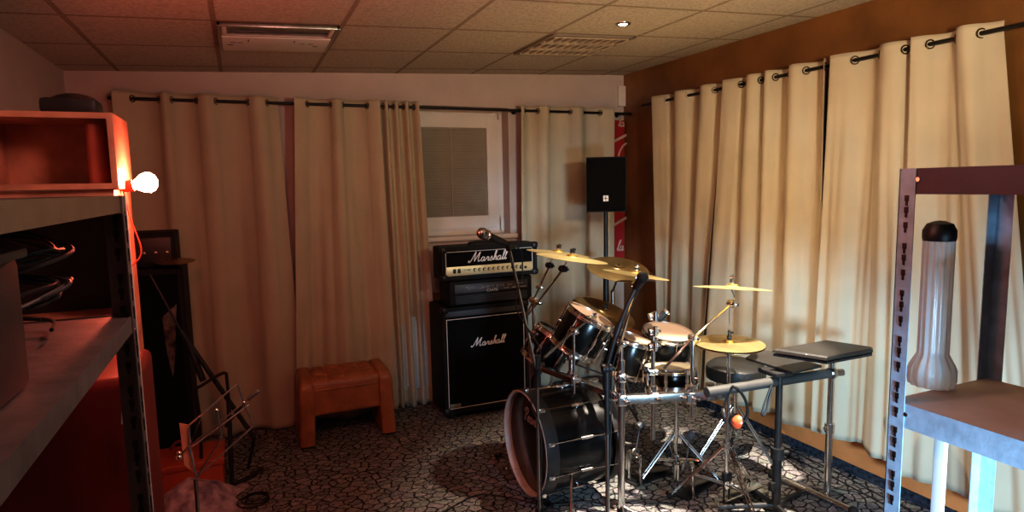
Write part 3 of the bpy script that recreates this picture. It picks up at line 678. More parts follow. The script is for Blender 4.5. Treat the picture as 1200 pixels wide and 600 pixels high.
# hi-hat stand with pedal
hs = thing('hi_hat_stand', hhp, 'chrome hi-hat stand with footboard, standing left of the black laptop post', 'hi-hat stand')
MB().cyl(hhp+V((0,0,.10)),hhp+V((0,0,.52)),.0125).build('lower_tube','chrome',hs)
MB().cyl(hhp+V((0,0,.50)),hhp+V((0,0,hz-.05)),.0095).build('upper_tube','chrome',hs)
MB().cyl(hhp+V((0,0,hz-.05)),hhp+V((0,0,hz-.02)),.02).cyl(hhp+V((0,0,hz-.02)),hhp+V((0,0,hz-.008)),.016).build('cymbal_seat','black',hs)
MB().cyl(hhp+V((0,0,hz-.02)),hhp+V((0,0,AY(845,358,hhp.y).z)),.0032,seg=8).build('pull_rod','chrome',hs)
MB().cyl(hhp+V((0,0,hz+.036)),hhp+V((0,0,hz+.052)),.012).cyl(hhp+V((0,0,hz+.052)),hhp+V((0,0,hz+.08)),.008).box(hhp+V((.012,0,hz+.066)),(.03,.006,.012),None,.002).build('clutch','black',hs)
MB().cyl(hhp+V((0,0,.49)),hhp+V((0,0,.535)),.02).box(hhp+V((-.025,0,.512)),(.03,.008,.02),None,.003).build('clamp','chrome',hs)
tripod(hs, hhp, .30, .34, .13, rot=.35)
MB().tube([hhp+V((-.018,0,.02)),hhp+V((-.018,0,.19)),hhp+V((.018,0,.19)),hhp+V((.018,0,.02))],.006,6).box(hhp+V((0,0,.17)),(.05,.03,.05),None,.006).build('pedal_frame','black',hs)
MB().box(hhp+V((.13,.03,.045)),(.27,.075,.010),Matrix.Rotation(-.10,3,'Y'),.003).box(hhp+V((.27,.03,.015)),(.06,.08,.018),None,.004).build('footboard','chrome',hs)

# rack: square chrome bar with two posts
RZ = .648
r0 = AZ(728,468,RZ); r2 = AZ(824,463,RZ); rd_ = (r2-r0).normalized()
rk = thing('drum_rack', (r0.x,r0.y,0), 'chrome drum rack with a square cross bar and clamps, nearest the camera', 'drum rack')
rot = Matrix.Rotation(math.atan2(rd_.y,rd_.x),3,'Z')
MB().box((r0+r2)/2,((r2-r0).length+.04,.040,.046),rot,.005).build('cross_bar','satin',rk)
MB().cyl((r0.x,r0.y,.0),(r0.x,r0.y,.86),.019,seg=20).build('post','chrome',rk)
far = V((1.97,3.42,0)); 
MB().box(((r0.x-.05+1.62)/2,(r0.y+3.46)/2,RZ+.02),(.034,(3.46-r0.y),.034),Matrix.Rotation(math.atan2(1.62-r0.x,3.46-r0.y)*-1,3,'Z'),.005).build('far_bar','satin',rk)
MB().cyl((1.61,3.47,0),(1.61,3.47,.80),.019,seg=16).build('post','chrome',rk)
p2 = V((r2.x+.04,r2.y+.0,0)); 
for p in ((r0.x,r0.y),(1.61,3.47)):
    for s_ in (-1,1): MB().tube([(p[0],p[1],.06),(p[0]+.10*s_,p[1]-.20,.015)],.011,8).build('foot','chrome',rk)
    MB().cyl((p[0],p[1],.0),(p[0],p[1],.05),.024).build('rubber_foot','rubber',rk)
def rclamp(p, parent, m='chrome', sc=1.):
    p = V(p); mb = MB().box(p,(.055*sc,.062*sc,.058*sc),rot,.009,3).cyl(p+V((0,0,.02)),p+V((0,0,.06*sc)),.024*sc)
    mb.cyl(p-V((.05*sc,.0,.0)),p+V((.05*sc,0,0)),.008*sc,seg=10).cyl(p-V((0,.055*sc,0)),p+V((0,.05*sc,0)),.009*sc,seg=10)
    mb.box(p-V((0,.062*sc,0)),(.034*sc,.008,.014),None,.003).box(p+V((-.03*sc,-.02,.03)),(.012,.034,.012),None,.003)
    return mb.build('clamp',m,parent)
rclamp((r0.x,r0.y,RZ),rk); rclamp((r0.x,r0.y,RZ+.12),rk,sc=.8)
for px_ in (765,808): rclamp(AZ(px_,465,RZ),rk)
rclamp(AZ(832,462,RZ),rk,'dchrome'); rclamp(AZ(843,461,RZ-.01),rk,'dchrome',.85)
# boom holders on the rack ---------------------------------------------------
def joint(p, d=(1,0,0), r=.016, m='chrome'):
    p = V(p); d = V(d).normalized()
    return MB().cyl(p-d*.022,p+d*.022,r,seg=14).ball(p,r*1.15).box(p+d*.03,(.012,.034,.012),None,.003)
j = AZ(811,464,RZ); el = V((j.x,j.y,AY(811,396,j.y).z))
bm_ = thing('cymbal_boom', (j.x,j.y,RZ), 'chrome boom stand on the rack bar holding the high crash cymbal', 'cymbal stand')
MB().cyl((j.x,j.y,RZ-.12),el,.0115).build('upright','chrome',bm_)
e1 = cG - V((0,0,.085)); dd = (e1-el).normalized(); ctr = AD(778,432,(el-O0).dot(_f)+.05)
MB().tube([ctr, el, e1-dd*.02],.0075,8).build('boom_arm','chrome',bm_)
joint(el,(.2,-1,0)).build('joint','chrome',bm_); joint(e1,(.2,-1,0),.019).tube([e1,e1+V((.022,0,.03)),cG-V((0,0,.01)),cG+nG.normalized()*.07],.0048,8).build('tilter','chrome',bm_)
j = AZ(765,465,RZ)
mp_ = thing('microphone_post', (j.x,j.y,RZ-.3), 'chrome post on the rack bar with a cluster of clamps at its top', 'clamp post')
zt = AY(765,384,j.y).z
MB().cyl((j.x,j.y,AY(765,515,j.y).z),(j.x,j.y,zt),.0115).build('upright','chrome',mp_)
for zz in (.06,-.02,-.10): joint((j.x,j.y,zt+zz),(1,-.3,.1),.02).cyl((j.x,j.y-.02,zt+zz-.02),(j.x,j.y-.02,zt+zz+.03),.011).build('clamp','chrome',mp_)
joint((j.x,j.y,zt-.24),(1,-.3,0),.017).build('clamp','chrome',mp_)
p0 = V((j.x,j.y,zt+.07)); p1 = AY(771,376,j.y-.02); p2_ = AY(782,364,j.y-.03)
MB().tube([p0,p1],.007,8).build('arm','chrome',mp_)
mc = thing('drum_microphone', p1, 'stubby black drum microphone clamped above the tom, pointing up right', 'microphone')
d_ = (p2_-p1).normalized()
MB().lathe([(.010,0),(.017,.012),(.019,.05),(.021,.055)],p1,d_,20,True,True).build('body','black',mc)
MB().lathe([(.021,0),(.022,.012),(.014,.018),(.002,.019)],p1+d_*.055,d_,20,True).build('grille','satin',mc)
# curved tubes of the snare basket behind the bar
sb = thing('snare_stand', (2.33,2.98,0), 'chrome snare stand with curved arms under the snare drum', 'snare stand')
sc0 = V((AY(793,427,2.98).x,2.98,0)); szb = sn.location.z
MB().cyl(sc0+V((0,0,.10)),sc0+V((0,0,szb-.10)),.0115).build('tube','chrome',sb)
for k in range(3):
    d = V((math.cos(k*2.094+2.6),math.sin(k*2.094+2.6),0)); b0 = sc0+V((0,0,szb-.09))
    ba = MB().tube([b0,b0+d*.11-V((0,0,.012)),b0+d*.17+V((0,0,.02)),b0+d*.185+V((0,0,.075))],.0065,8,5).build('basket_arm','chrome',sb)
    MB().cyl(b0+d*.185+V((0,0,.07)),b0+d*.185+V((0,0,.10)),.010).build('rubber_tip','rubber',ba)
tripod(sb, sc0, .27, .26, .10, rot=1.1)
# ride boom post above the bass drum
rp = AY(673,470,2.98)
rb_ = thing('cymbal_boom', rp, 'chrome boom in front of the rack tom, reaching to the low dark ride cymbal', 'cymbal stand')
rt_ = AY(673,388,2.98); rt_.x = rp.x
MB().cyl(rp,rt_,.008).cyl(rp+V((0,0,.11)),rp+V((0,0,.16)),.017).box(rp+V((0,-.02,.13)),(.05,.03,.03),None,.005).build('upright','chrome',rb_)
q0 = AY(638,419,2.94); q1 = AY(692,374,3.0); q2 = cE-V((0,0,.05))
MB().tube([q0,rt_,q1],.0075,8).build('boom_arm','satin',rb_)
MB().tube([q1,q2,cE+nE.normalized()*.05],.005,8).build('cymbal_rod','chrome',rb_)
joint(rt_,(.2,-1,0),.017).build('joint','chrome',rb_); joint(q1,(.2,-1,0),.018).box(q1+V((.02,-.01,.02)),(.03,.01,.03),None,.004).build('tilter','chrome',rb_)
# boom for the cymbal behind the foam microphone: rises from the near rack post
e0 = V((r0.x,r0.y,.86)); e1 = AY(729,402,r0.y); e1.x = r0.x; e2 = cD-V((0,0,.06))
bd_ = thing('cymbal_boom', e0, 'chrome boom rising from the near rack post to the cymbal behind the foam microphone', 'cymbal stand')
MB().cyl(e0-V((0,0,.02)),e1,.011).build('upright','chrome',bd_)
MB().tube([e1-(e2-e1)*.15,e1,e2],.007,8).tube([e2,cD+nD.normalized()*.05],.005,8).build('boom_arm','chrome',bd_)
joint(e1,(.2,-1,0),.018).build('joint','chrome',bd_); joint(e2,(.2,-1,0),.017).build('tilter','chrome',bd_)
# tall stand on the far side with two booms (left crashes) and the dark cymbal's own stand
sp_ = V((AY(627,470,3.50).x,3.50,0))
cs = thing('cymbal_stand', sp_, 'chrome cymbal stand behind the bass drum with two booms for the left crash cymbals', 'cymbal stand')
zt = AY(622,352,3.50).z
MB().cyl(sp_+V((0,0,.12)),sp_+V((0,0,.62)),.0145).build('lower_tube','chrome',cs)
MB().cyl(sp_+V((0,0,.60)),sp_+V((0,0,zt)),.0105).build('upper_tube','chrome',cs)
for zz in (.62,.85,zt): joint(sp_+V((0,0,zz)),(.3,-1,0),.018).build('clamp','chrome',cs)
for cc, nn, q in ((cA,nA,AY(644,311,3.38)),(cB,nB,AY(660,315,2.97))):
    b0 = sp_+V((0,0,zt if cc is cA else zt-.05)); dn = (q-b0).normalized()
    MB().tube([b0-dn*.12,q],.0065,8).tube([q,q+V((.01,0,.015)),cc+nn.normalized()*.05],.005,8).build('boom_arm','chrome',cs)
    joint(q,(.2,-1,0),.017,'black').build('tilter','black',cs); joint(b0+dn*.10,(.2,-1,0),.013).build('collar','chrome',cs)
tripod(cs, sp_, .26, .42, .14, rot=.4)
sp_ = V((cC.x+.10,3.62,0))
cs = thing('cymbal_stand', sp_, 'dark cymbal stand behind the floor tom carrying the dark bronze cymbal', 'cymbal stand')
MB().cyl(sp_+V((0,0,.12)),sp_+V((0,0,1.05)),.012).build('tube','dchrome',cs)
MB().tube([sp_+V((0,0,1.04)),cC-V((0,0,.06)),cC+nC.normalized()*.06],.007,8).build('boom_arm','dchrome',cs)
tripod(cs, sp_, .26, .40, .14, 'dchrome', rot=.1)
# rack tom mounts
tm = thing('tom_holder', (1.70,3.12,.64), 'chrome double tom holder between the bass drum and the rack toms', 'tom holder')
MB().cyl((1.70,3.12,.625),(1.70,3.12,.80),.015).build('post','chrome',tm)
MB().tube([(1.70,3.12,.78),(1.66,3.11,.86)],.010,8).tube([(1.70,3.12,.78),(1.86,3.16,.80)],.010,8).build('arm','chrome',tm)
joint((1.70,3.12,.79),(1,0,0),.022).build('clamp','dchrome',tm)
# pedals
def pedal(c, rz, label, name='foot_pedal'):
    c = V(c); t = thing(name, c, label, 'pedal'); R_ = Matrix.Rotation(rz,3,'Z')
    def P(x,y,z): return c+R_@V((x,y,z))
    MB().box(P(0,0,.006),(.30,.09,.012),R_,.004).build('base_plate','black',t)
    MB().box(P(.03,0,.045),(.25,.07,.008),R_@Matrix.Rotation(.18,3,'Y'),.003).build('footboard','dchrome',t)
    for s_ in (-1,1): MB().tube([P(-.11,s_*.05,.0),P(-.11,s_*.045,.19)],.008,8).build('upright','chrome',t)
    MB().tube([P(-.11,-.055,.18),P(-.11,.055,.18)],.009,8).torus(P(-.11,0,.18),R_@V((0,1,0)),.03,.006,20,6).build('cam','dchrome',t)
    MB().tube([P(-.11,0,.18),P(-.07,0,.34)],.0035,6).cyl(P(-.09,0,.34),P(-.05,0,.355),.022).build('beater','grey',t)
    MB().tube([P(-.11,.06,.17),P(-.11,.07,.06)],.009,8).build('spring','satin',t)
    return t
pedal(AZ(760,560,0), .15, 'black double foot pedal on the carpet behind the bass drum')
pedal(AZ(815,574,0), .35, 'black foot pedal on the carpet in front of the hi-hat stand')
# drum throne
tc_ = V((AY(862,434,2.98).x,2.98,0))
th = thing('drum_stool', tc_, 'round black padded drum stool behind the hi-hat and the black board', 'stool')
zt = AY(862,434,2.98).z
MB().lathe([(.02,-.06),(.15,-.06),(.178,-.045),(.182,.0),(.176,.03),(.15,.05),(.08,.055),(.001,.055)],tc_+V((0,0,zt)),(0,0,1),40,True).build('seat','blackleather',th)
MB().cyl(tc_+V((0,0,.14)),tc_+V((0,0,zt-.055)),.015).build('post','chrome',th)
tripod(th, tc_, .27, .36, .16, rot=.9)

# ------------------------------------------------------------------ microphones on floor stands
P0 = V((AY(632,600,2.70).x,2.70,0))
m1 = thing('microphone_stand', P0, 'chrome microphone stand with tilted upper tube in front of the bass drum', 'microphone stand')
k0 = AY(626,440,2.70); k0.x = P0.x
MB().cyl(P0+V((0,0,.10)),k0,.0085).build('lower_tube','satin',m1)
k1 = AY(597,292,2.62)
MB().tube([k0-V((0,0,.05)),k0,k1],.0075,8).build('upper_tube','satin',m1)
MB().cyl(k0-V((0,0,.06)),k0+V((0,0,.10)),.019).cyl(k0+V((-.03,0,.05)),k0+V((.04,0,.05)),.010).cyl(k0+V((0,-.03,.02)),k0+V((0,.03,.02)),.013).build('clutch','black',m1)
for k, a0 in enumerate((2.75,.9,4.2)):
    d = V((math.cos(a0),math.sin(a0),0)); lg = MB().tube([P0+d*.015+V((0,0,.12)),P0+d*.30+V((0,0,.02))],.008,8).build('leg','blue' if k==0 else 'black',m1)
    MB().tube([P0+d*.28+V((0,0,.025)),P0+d*.32+V((0,0,.012))],.012,8).build('rubber_foot','rubber',lg)
MB().cyl(P0+V((0,0,.09)),P0+V((0,0,.15)),.022).build('hub','black',m1)
ma, mb_ = AY(600,288,2.62), AY(563,272.5,2.56); d_ = (mb_-ma).normalized(); L_ = (mb_-ma).length
MB().tube([k1,ma+d_*.03],.016,10).build('clip','black',m1)
mc = thing('microphone', ma, 'black vocal microphone with silver grille pointing left in front of the top amplifier', 'microphone')
MB().lathe([(.010,-.02),(.0115,-.018),(.0125,.02),(.0175,L_-.05),(.021,L_-.045)],ma,d_,20,True,True).build('body','black',mc)
MB().lathe([(.0215,0),(.0245,.004),(.0245,.010),(.0215,.013)],ma+d_*(L_-.046),d_,24,True,True).build('collar','satin',mc)
MB().lathe([(.0215,0),(.025,.012),(.0255,.024),(.021,.038),(.011,.046),(.001,.048)],ma+d_*(L_-.034),d_,24,True).build('grille','dchrome',mc)
MB().tube([ma-d_*.015,ma-d_*.06+V((0,0,-.01)),ma-d_*.065+V((0,0,-.12)),k1+V((.03,0,-.28)),k0+V((.02,0,.12)),k0+V((-.035,0,-.02)),k0+V((-.03,0,-.16)),k0+V((.012,-.01,-.3)),P0+V((.012,-.01,.2)),P0+V((.05,-.05,.006)),P0+V((.3,-.2,.006))],.0032,6,6).build('microphone_cable','cable',m1)
P0 = V((AY(712,600,2.45).x,2.45,0))
m2 = thing('microphone_stand', P0, 'black boom microphone stand between the bass drum and the rack post', 'microphone stand')
ja = AY(711,506,2.45); ja.x = P0.x; jb = AY(709,432,2.45); jb.x = P0.x-.003
MB().cyl(P0+V((0,0,.08)),ja,.0105).build('lower_tube','satin',m2)
MB().cyl(ja-V((0,0,.01)),jb,.0125).cyl(jb-V((0,0,.10)),jb,.018).build('upper_tube','black',m2)
jt = AY(746,336,2.40)
MB().tube([jb-(jt-jb)*.06,jb,AY(722,392,2.43),AY(736,356,2.41),jt],.0105,10,4).cyl(AY(722,392,2.43),AY(727,378,2.425),.016).build('boom','black',m2)
joint(jb,(1,-.2,0),.02,'black').build('joint','black',m2)
MB().tube([jb+V((.02,-.015,0)),AY(728,395,2.41),AY(739,362,2.39),jt+V((.01,-.01,0))],.004,6,5).tube([jb+V((.02,-.015,0)),jb+V((.016,-.012,-.3)),P0+V((.012,-.012,.05)),P0+V((.2,-.1,.006))],.0035,6,5).build('microphone_cable','cable',m2)
for k in range(3):
    d = V((math.cos(.3+k*2.09),math.sin(.3+k*2.09),0)); MB().tube([P0+V((0,0,.10)),P0+d*.30+V((0,0,.015))],.008,8).ball(P0+d*.30+V((0,0,.015)),.014).build('leg','black',m2)
MB().cyl(P0+V((0,0,.07)),P0+V((0,0,.13)),.022).build('hub','black',m2)
wc = AY(753,325,2.37)
mc = thing('microphone', jt, 'black microphone under a round foam windscreen at the tip of the black boom', 'microphone')
d_ = (wc-jt).normalized()
MB().lathe([(.013,-.02),(.02,.0),(.022,(wc-jt).length)],jt,d_,16,True,True).build('body','black',mc)
MB().ball(wc,.027,(1,1,1),24).build('foam_windscreen','rubber',mc)

# ------------------------------------------------------------------ black board on a post and the laptop on a tube frame
bp_ = AZ(909,602,0); bp_.z = 0
ls = thing('laptop_stand', bp_, 'matt black post stand with a tilted flat board, between the hi-hat and the closed laptop', 'stand')
zb = .795
poly = [AZ(874,419,zb),AZ(887,410,zb),AZ(905,411,zb),AZ(963,428,zb),AZ(929,436,zb)]
MB().prism([p-V((0,0,.012)) for p in poly],(0,0,.012)).build('board','boardblack',ls,smooth=False)
MB().cyl(bp_+V((0,0,.34)),bp_+V((0,0,zb-.03)),.0175).box2((bp_.x-.05,bp_.y-.03,zb-.035),(bp_.x+.06,bp_.y+.10,zb-.012),.004).build('upper_post','black',ls)
MB().cyl(bp_+V((0,0,.04)),bp_+V((0,0,.36)),.023).build('lower_post','black',ls)
MB().cyl(bp_+V((0,0,.31)),bp_+V((0,0,.37)),.034).cyl(bp_+V((.0,0,.34)),bp_+V((.055,-.02,.34)),.012).build('collar','black',ls)
MB().box(bp_+V((-.03,0,.16)),(.03,.03,.05),None,.006).build('latch','black',ls)
for a0 in (2.6,.3,4.5,1.4):
    d = V((math.cos(a0),math.sin(a0),0)); MB().tube([bp_+V((0,0,.05)),bp_+d*.17+V((0,0,.035)),bp_+d*.30+V((0,0,.02))],.014,8).build('leg','black',ls)
tp = AZ(969,585,0); tp.z = 0; zl = .865
tf = thing('tube_frame_stand', tp, 'chrome tubular floor stand with a long foot bar and horizontal rail under the laptop', 'stand')
MB().cyl(tp+V((0,0,.03)),tp+V((0,0,.42)),.0195).build('lower_tube','chrome',tf)
MB().cyl(tp+V((0,0,.40)),tp+V((0,0,zl-.008)),.0165).build('upper_tube','chrome',tf)
MB().cyl(tp+V((0,0,.39)),tp+V((0,0,.44)),.026).cyl(tp+V((-.035,0,.415)),tp+V((.02,0,.415)),.012).build('collar','chrome',tf)
zr = .725; hb = AZ(828,460,zr); tz = tp+V((0,0,zr))
MB().cyl(hb,tz,.026,seg=18).build('rail',mat('dull_rail',(.045,.043,.04),.6,.0,var=.1),tf)
MB().ball(tz,.034,(1,1,1)).cyl(tz,tz+V((.06,-.02,0)),.02).build('joint','satin',tf)
fa, fb = AZ(905,556,.02), AZ(1000,599,.02)
MB().cyl(fa,fb,.019,seg=14).build('foot_bar','satin',tf)
for p in (fa,fb): MB().ball(p,.026,(1,1,1)).build('end_cap','rubber',tf)
MB().box(tp+V((0,0,zl-.012)),(.16,.12,.010),None,.003).build('top_plate','black',tf)
lp = thing('laptop', tp+V((0,0,zl)), 'thick black closed laptop resting on the tube stand in front of the right curtains', 'laptop')
def poly_at(z, pts): return [AZ(x,y,z) for x,y in pts]
bt = [(903,412),(968,402),(1022,411),(1021,416),(968,425)]
b_ = poly_at(zl, [(906,417),(968,406),(1022,414.5),(1022,417),(969,427)])
MB().prism(b_,(0,0,.012)).build('base','black',lp,smooth=False)
l_ = [(p+V((0,0,.019))) for p in b_]; cen = sum(l_,V())/5; l_ = [cen+(p-cen)*1.02 for p in l_]
top_ = [cen+(p-cen)*.985+V((0,0,.013)) for p in l_]; cen2 = sum(top_,V())/5
MB().rings([l_,top_,[cen2+(p-cen2)*.94+V((0,0,.006)) for p in top_]]).build('lid','boardblack',lp,smooth=False)
hg = (b_[0]+b_[4])/2; MB().cyl(cen-(V((0,0,.012)))-V((.05,0,0)),cen-V((0,0,.012))+V((.05,0,0)),.009).build('hinge','grey',lp)
MB().ball(b_[0].lerp(b_[4],.62)+V((0,0,.03))+ (b_[4]-b_[0]).cross(V((0,0,1))).normalized()*(-.004),.005).build('lock_button','satin',lp)
# headphones hanging from the rail
hp0 = AY(866,452,hb.y+(tz.y-hb.y)*.22-.03); y_ = hp0.y
hpn = thing('headphones', hp0, 'black headphones with a shiny orange ear cup hanging from the rail beside the hi-hat stand', 'headphones')
MB().tube([AY(858,453,y_),AY(866,457,y_-.01),AY(874,470,y_-.015),AY(876,484,y_-.01),AY(872,494,y_)],.008,8,6).build('headband','black',hpn)
ec = AY(863,494,y_+.0)
MB().lathe([(.001,-.016),(.026,-.014),(.036,-.004),(.037,.004),(.030,.012)],ec,V((-.8,-.6,.1)),28,False,True).build('ear_cup','orangeshell',hpn) if 0 else MB().lathe([(.001,.022),(.019,.018),(.031,.007),(.037,-.005)],ec,V((-.97,.05,.25)),28,False,True).build('ear_cup','orangeshell',hpn)
MB().torus(ec-V((-.55,-.8,.15)).normalized()*.012,V((-.55,-.8,.15)),.028,.011,24,8).build('ear_cushion','blackleather',hpn)
ec2 = AY(848,486,y_+.03); MB().torus(ec2,V((.7,-.6,.1)),.028,.011,24,8).ball(ec2,.024,(1,.6,1)).build('ear_cup','black',hpn)
MB().tube([AY(858,453,y_),AY(852,465,y_+.02),AY(848,480,y_+.03)],.006,8,5).build('headband_end','black',hpn)
sy_ = hb.y+(tz.y-hb.y)*.5
tag(MB().tube([AY(904,451,sy_-.03),AY(900,462,sy_-.03),AY(895,476,sy_-.03),AY(893,486,sy_-.03),AY(897,484,sy_-.03),AY(901,468,sy_-.03),AY(905,455,sy_-.03)],.006,6,5).build('cable_loop','cable',None,origin=AY(904,451,sy_-.03)),'short black strap loop dangling from the stand rail','strap')
# cables on the carpet along the right wall
def cable(label, pts, r=.004, m='cable', zf=.005):
    P = [AZ(x,y,zf) for x,y in pts]; P = [V((min(p.x,XR-.02),p.y,p.z)) for p in P]
    return tag(MB().tube(P,r,6,6).build('cable',m,None,origin=P[0]), label, 'cable')
cable('black cable on the carpet closest to the right skirting, running under the laptop stand',[(880,503),(925,527),(980,553),(1040,585),(1070,600)])
cable('second black cable on the carpet, parallel to the one by the skirting',[(872,508),(915,530),(960,551),(1015,580),(1050,598)])
cable('thin black cable crossing the carpet behind the black post',[(905,525),(935,548),(975,570),(1010,578)],.003)
cable('black cable looping on the carpet in front of the bass drum',[(520,600),(560,580),(600,584),(640,592),(690,588),(720,596)],.004)
cable('black cable winding among the stand legs behind the drum rack',[(740,520),(770,545),(790,530),(830,548),(800,585),(760,590)],.003)

# ------------------------------------------------------------------ galvanised shelf on the right
def slotted(mb_, p, z0, z1, w, th=.003, sx=1, sy=1):
    p = V(p)
    mb_.box2((p.x,p.y,z0),(p.x+sx*w,p.y-sy*th,z1)); mb_.box2((p.x,p.y,z0),(p.x+sx*th,p.y-sy*w,z1)); return mb_
pr_ = AD(1051,400,1.80); ZT = AD(1062,198,1.80).z; X0, Y1 = pr_.x-.022, pr_.y; X1, Y0 = X0+.45, Y1-.95
sr = thing('shelf_rack', (X0,Y1,0), 'galvanised slotted-angle shelf rack at the right edge, blue-lit front post', 'shelf')
def post(root, x, y, sx, sy, m, w=.042, z1=None, holes=True):
    # angle post with keyhole slots modelled as dark inset marks
    o = slotted(MB(),(x,y,0),0,z1,w,.0025,sx,sy).build('post',m,root,smooth=False)
    if holes:
        mb = MB(); z = .06; k = 0
        while z < z1-.05:
            for fy in (0,1):
                if fy == 0: c1 = V((x+sx*w*.52, y-sy*.0025-(.0012 if sy>0 else -.0012), z)); s1 = (.011,.002,.016); s2 = (.006,.002,.016)
                else: c1 = V((x-.0012*sx, y-sy*w*.52, z)); s1 = (.002,.011,.016); s2 = (.002,.006,.016)
                mb.box(c1,s1); mb.box(c1-V((0,0,.013)),s2)
            z += (.042,.032,.058)[k%3]; k += 1
        mb.build('keyholes','black',o,smooth=False)
    return o
# faces visible from the camera: the -Y side of the far post
post(sr, X0, Y1-.0, 1, 1, 'galvlit', .046, ZT)
post(sr, X1, Y1, -1, 1, 'galvlit', .046, ZT, False); post(sr, X1, Y0, -1, -1, 'galvlit', .046, ZT, False)
for z, mm in ((ZT-.04,mat('shaded_galvanised',(.07,.06,.085),.5,.2,var=.1)),(1.10,'galvlit'),(.42,'galvlit')):  # top beam is the same steel, with shade put into its colour
    sh = MB().box2((X0+.004,Y0,z+.028),(X1-.004,Y1-.004,z+.040)).build('shelf_board', 'offwhite' if z<1.5 else 'galvdark', sr, smooth=False)
    mb = MB().box2((X0+.003,Y0,z-.03),(X0+.006,Y1-.005,z+.04)).box2((X0+.003,Y1-.006,z-.03),(X1,Y1-.003,z+.04)).box2((X1-.006,Y0,z-.03),(X1-.003,Y1-.005,z+.04)).box2((X0+.003,Y0,z-.03),(X1,Y0+.003,z+.04))
    mb.build('beam', mm, sr, smooth=False)
    MB().cyl((X0+.015,Y1-.05,z+.01),(X0+.0,Y1-.05,z+.01),.006).cyl((X0+.02,Y1-.008,z+.01),(X0+.02,Y1-.0,z+.01),.006).build('bolt','satin',sr)
# things on it
jc = AD(1079,440,1.92); jz = 1.14
jr = thing('glass_vessel', (jc.x+.02,jc.y-.02,jz), 'tall ribbed clear blue plastic vessel with a black lid on the right shelf', 'vessel')
c_ = V((jc.x+.02,jc.y-.02,jz)); rs = []
for k in range(28):
    t = k/27; z = .006+.44*t
    R_ = .058 if t<.02 else (.062 if t<.12 else .045+.017*max(0,(.2-t)/.08) if t<.2 else .040)
    rs.append([c_+V((math.cos(a)*R_*(1+.05*math.cos(14*a)),math.sin(a)*R_*(1+.05*math.cos(14*a)),z)) for a in (2*PI*i/84 for i in range(84))])
MB().rings(rs).build('ribbed_body','maskglass',jr)
MB().lathe([(.042,0),(.044,.01),(.044,.03),(.034,.05),(.015,.058),(.001,.06)],c_+V((0,0,.446)),(0,0,1),32,True).build('lid','black',jr)
tag(MB().box2((X0+.10,Y1-.10,0),(X0+.118,Y1-.07,1.06),.003).build('white_slat','white',None,origin=(X0+.1,Y1-.1,0)),'narrow white wooden slat standing upright under the right shelf','slat')
for k,(yy,c__,h_) in enumerate(((.80,(.55,.58,.6),.24),(.52,(.20,.25,.33),.30))):
    t = thing('storage_box', (X0+.22,Y1-yy+.1,1.14), ('pale grey','dark blue')[k]+' storage box on the middle board of the right shelf', 'box')
    m__ = mat('storage_plastic',c__,.4,var=.05); MB().prism([(X0+.08,Y1-yy-.0,1.142),(X0+.38,Y1-yy,1.142),(X0+.38,Y1-yy+.2,1.142),(X0+.08,Y1-yy+.2,1.142)],(0,0,h_)).build('body',m__,t,smooth=False)
    frame_ = MB().box2((X0+.07,Y1-yy-.01,1.142+h_),(X0+.39,Y1-yy+.21,1.142+h_+.018),.006).build('lid',m__,t)

# ------------------------------------------------------------------ shelf rack on the left
pl = AD(150,400,1.45); ZTL = AD(146,229,1.45).z; LX, LY = pl.x+.02, pl.y+.0
sl = thing('shelf_rack', (LX,LY,0), 'dark slotted-angle shelf rack at the left edge, glint painted along its post', 'shelf')
LX0, LY0 = LX-.42, LY-1.0
post(sl, LX, LY, -1, 1, 'galvdark', .045, ZTL)
MB().box2((LX-.0025,LY-.0055,0),(LX+.0015,LY+.0005,ZTL)).build('painted_glint','white',sl,smooth=False)  # glint on the post edge, put on as a pale strip
post(sl, LX0, LY, 1, 1, 'galvdark', .045, ZTL, False); post(sl, LX0, LY0, 1, -1, 'galvdark', .045, ZTL, False)
zs_ = AD(155,374,1.45).z
for z in (ZTL-.045, zs_-.03, .55):
    MB().box2((LX0,LY0,z+.030),(LX-.004,LY-.004,z+.042)).build('shelf_board','galvdark',sl,smooth=False)
    MB().box2((LX-.006,LY0,z+.008),(LX-.003,LY-.005,z+.045)).box2((LX0,LY-.006,z+.008),(LX,LY-.003,z+.045)).box2((LX0+.003,LY0,z+.008),(LX0+.006,LY,z+.045)).build('beam','galvdark' if z<1.7 else 'satin',sl,smooth=False)
    MB().cyl((LX-.01,LY-.03,z+.01),(LX+.003,LY-.03,z+.01),.006).build('bolt','satin',sl)
# tangled cables on the shelf
for k in range(5):
    random.seed(k+3); pts = []
    for i in range(14):
        a = i*1.1+k; pts.append((LX-.17+math.cos(a)*(.07+.02*k*.3)+random.uniform(-.02,.02), LY-.22+math.sin(a)*(.10)+random.uniform(-.03,.03), zs_+.02+random.uniform(0,.03)+ (i/14)*.18+k*.012))
    tag(MB().tube(pts,.004,6,6).build('cable_bundle','cable',None,origin=pts[0]),'black cable in the tangled heap on the left shelf','cable','tangled black cables on the left shelf')
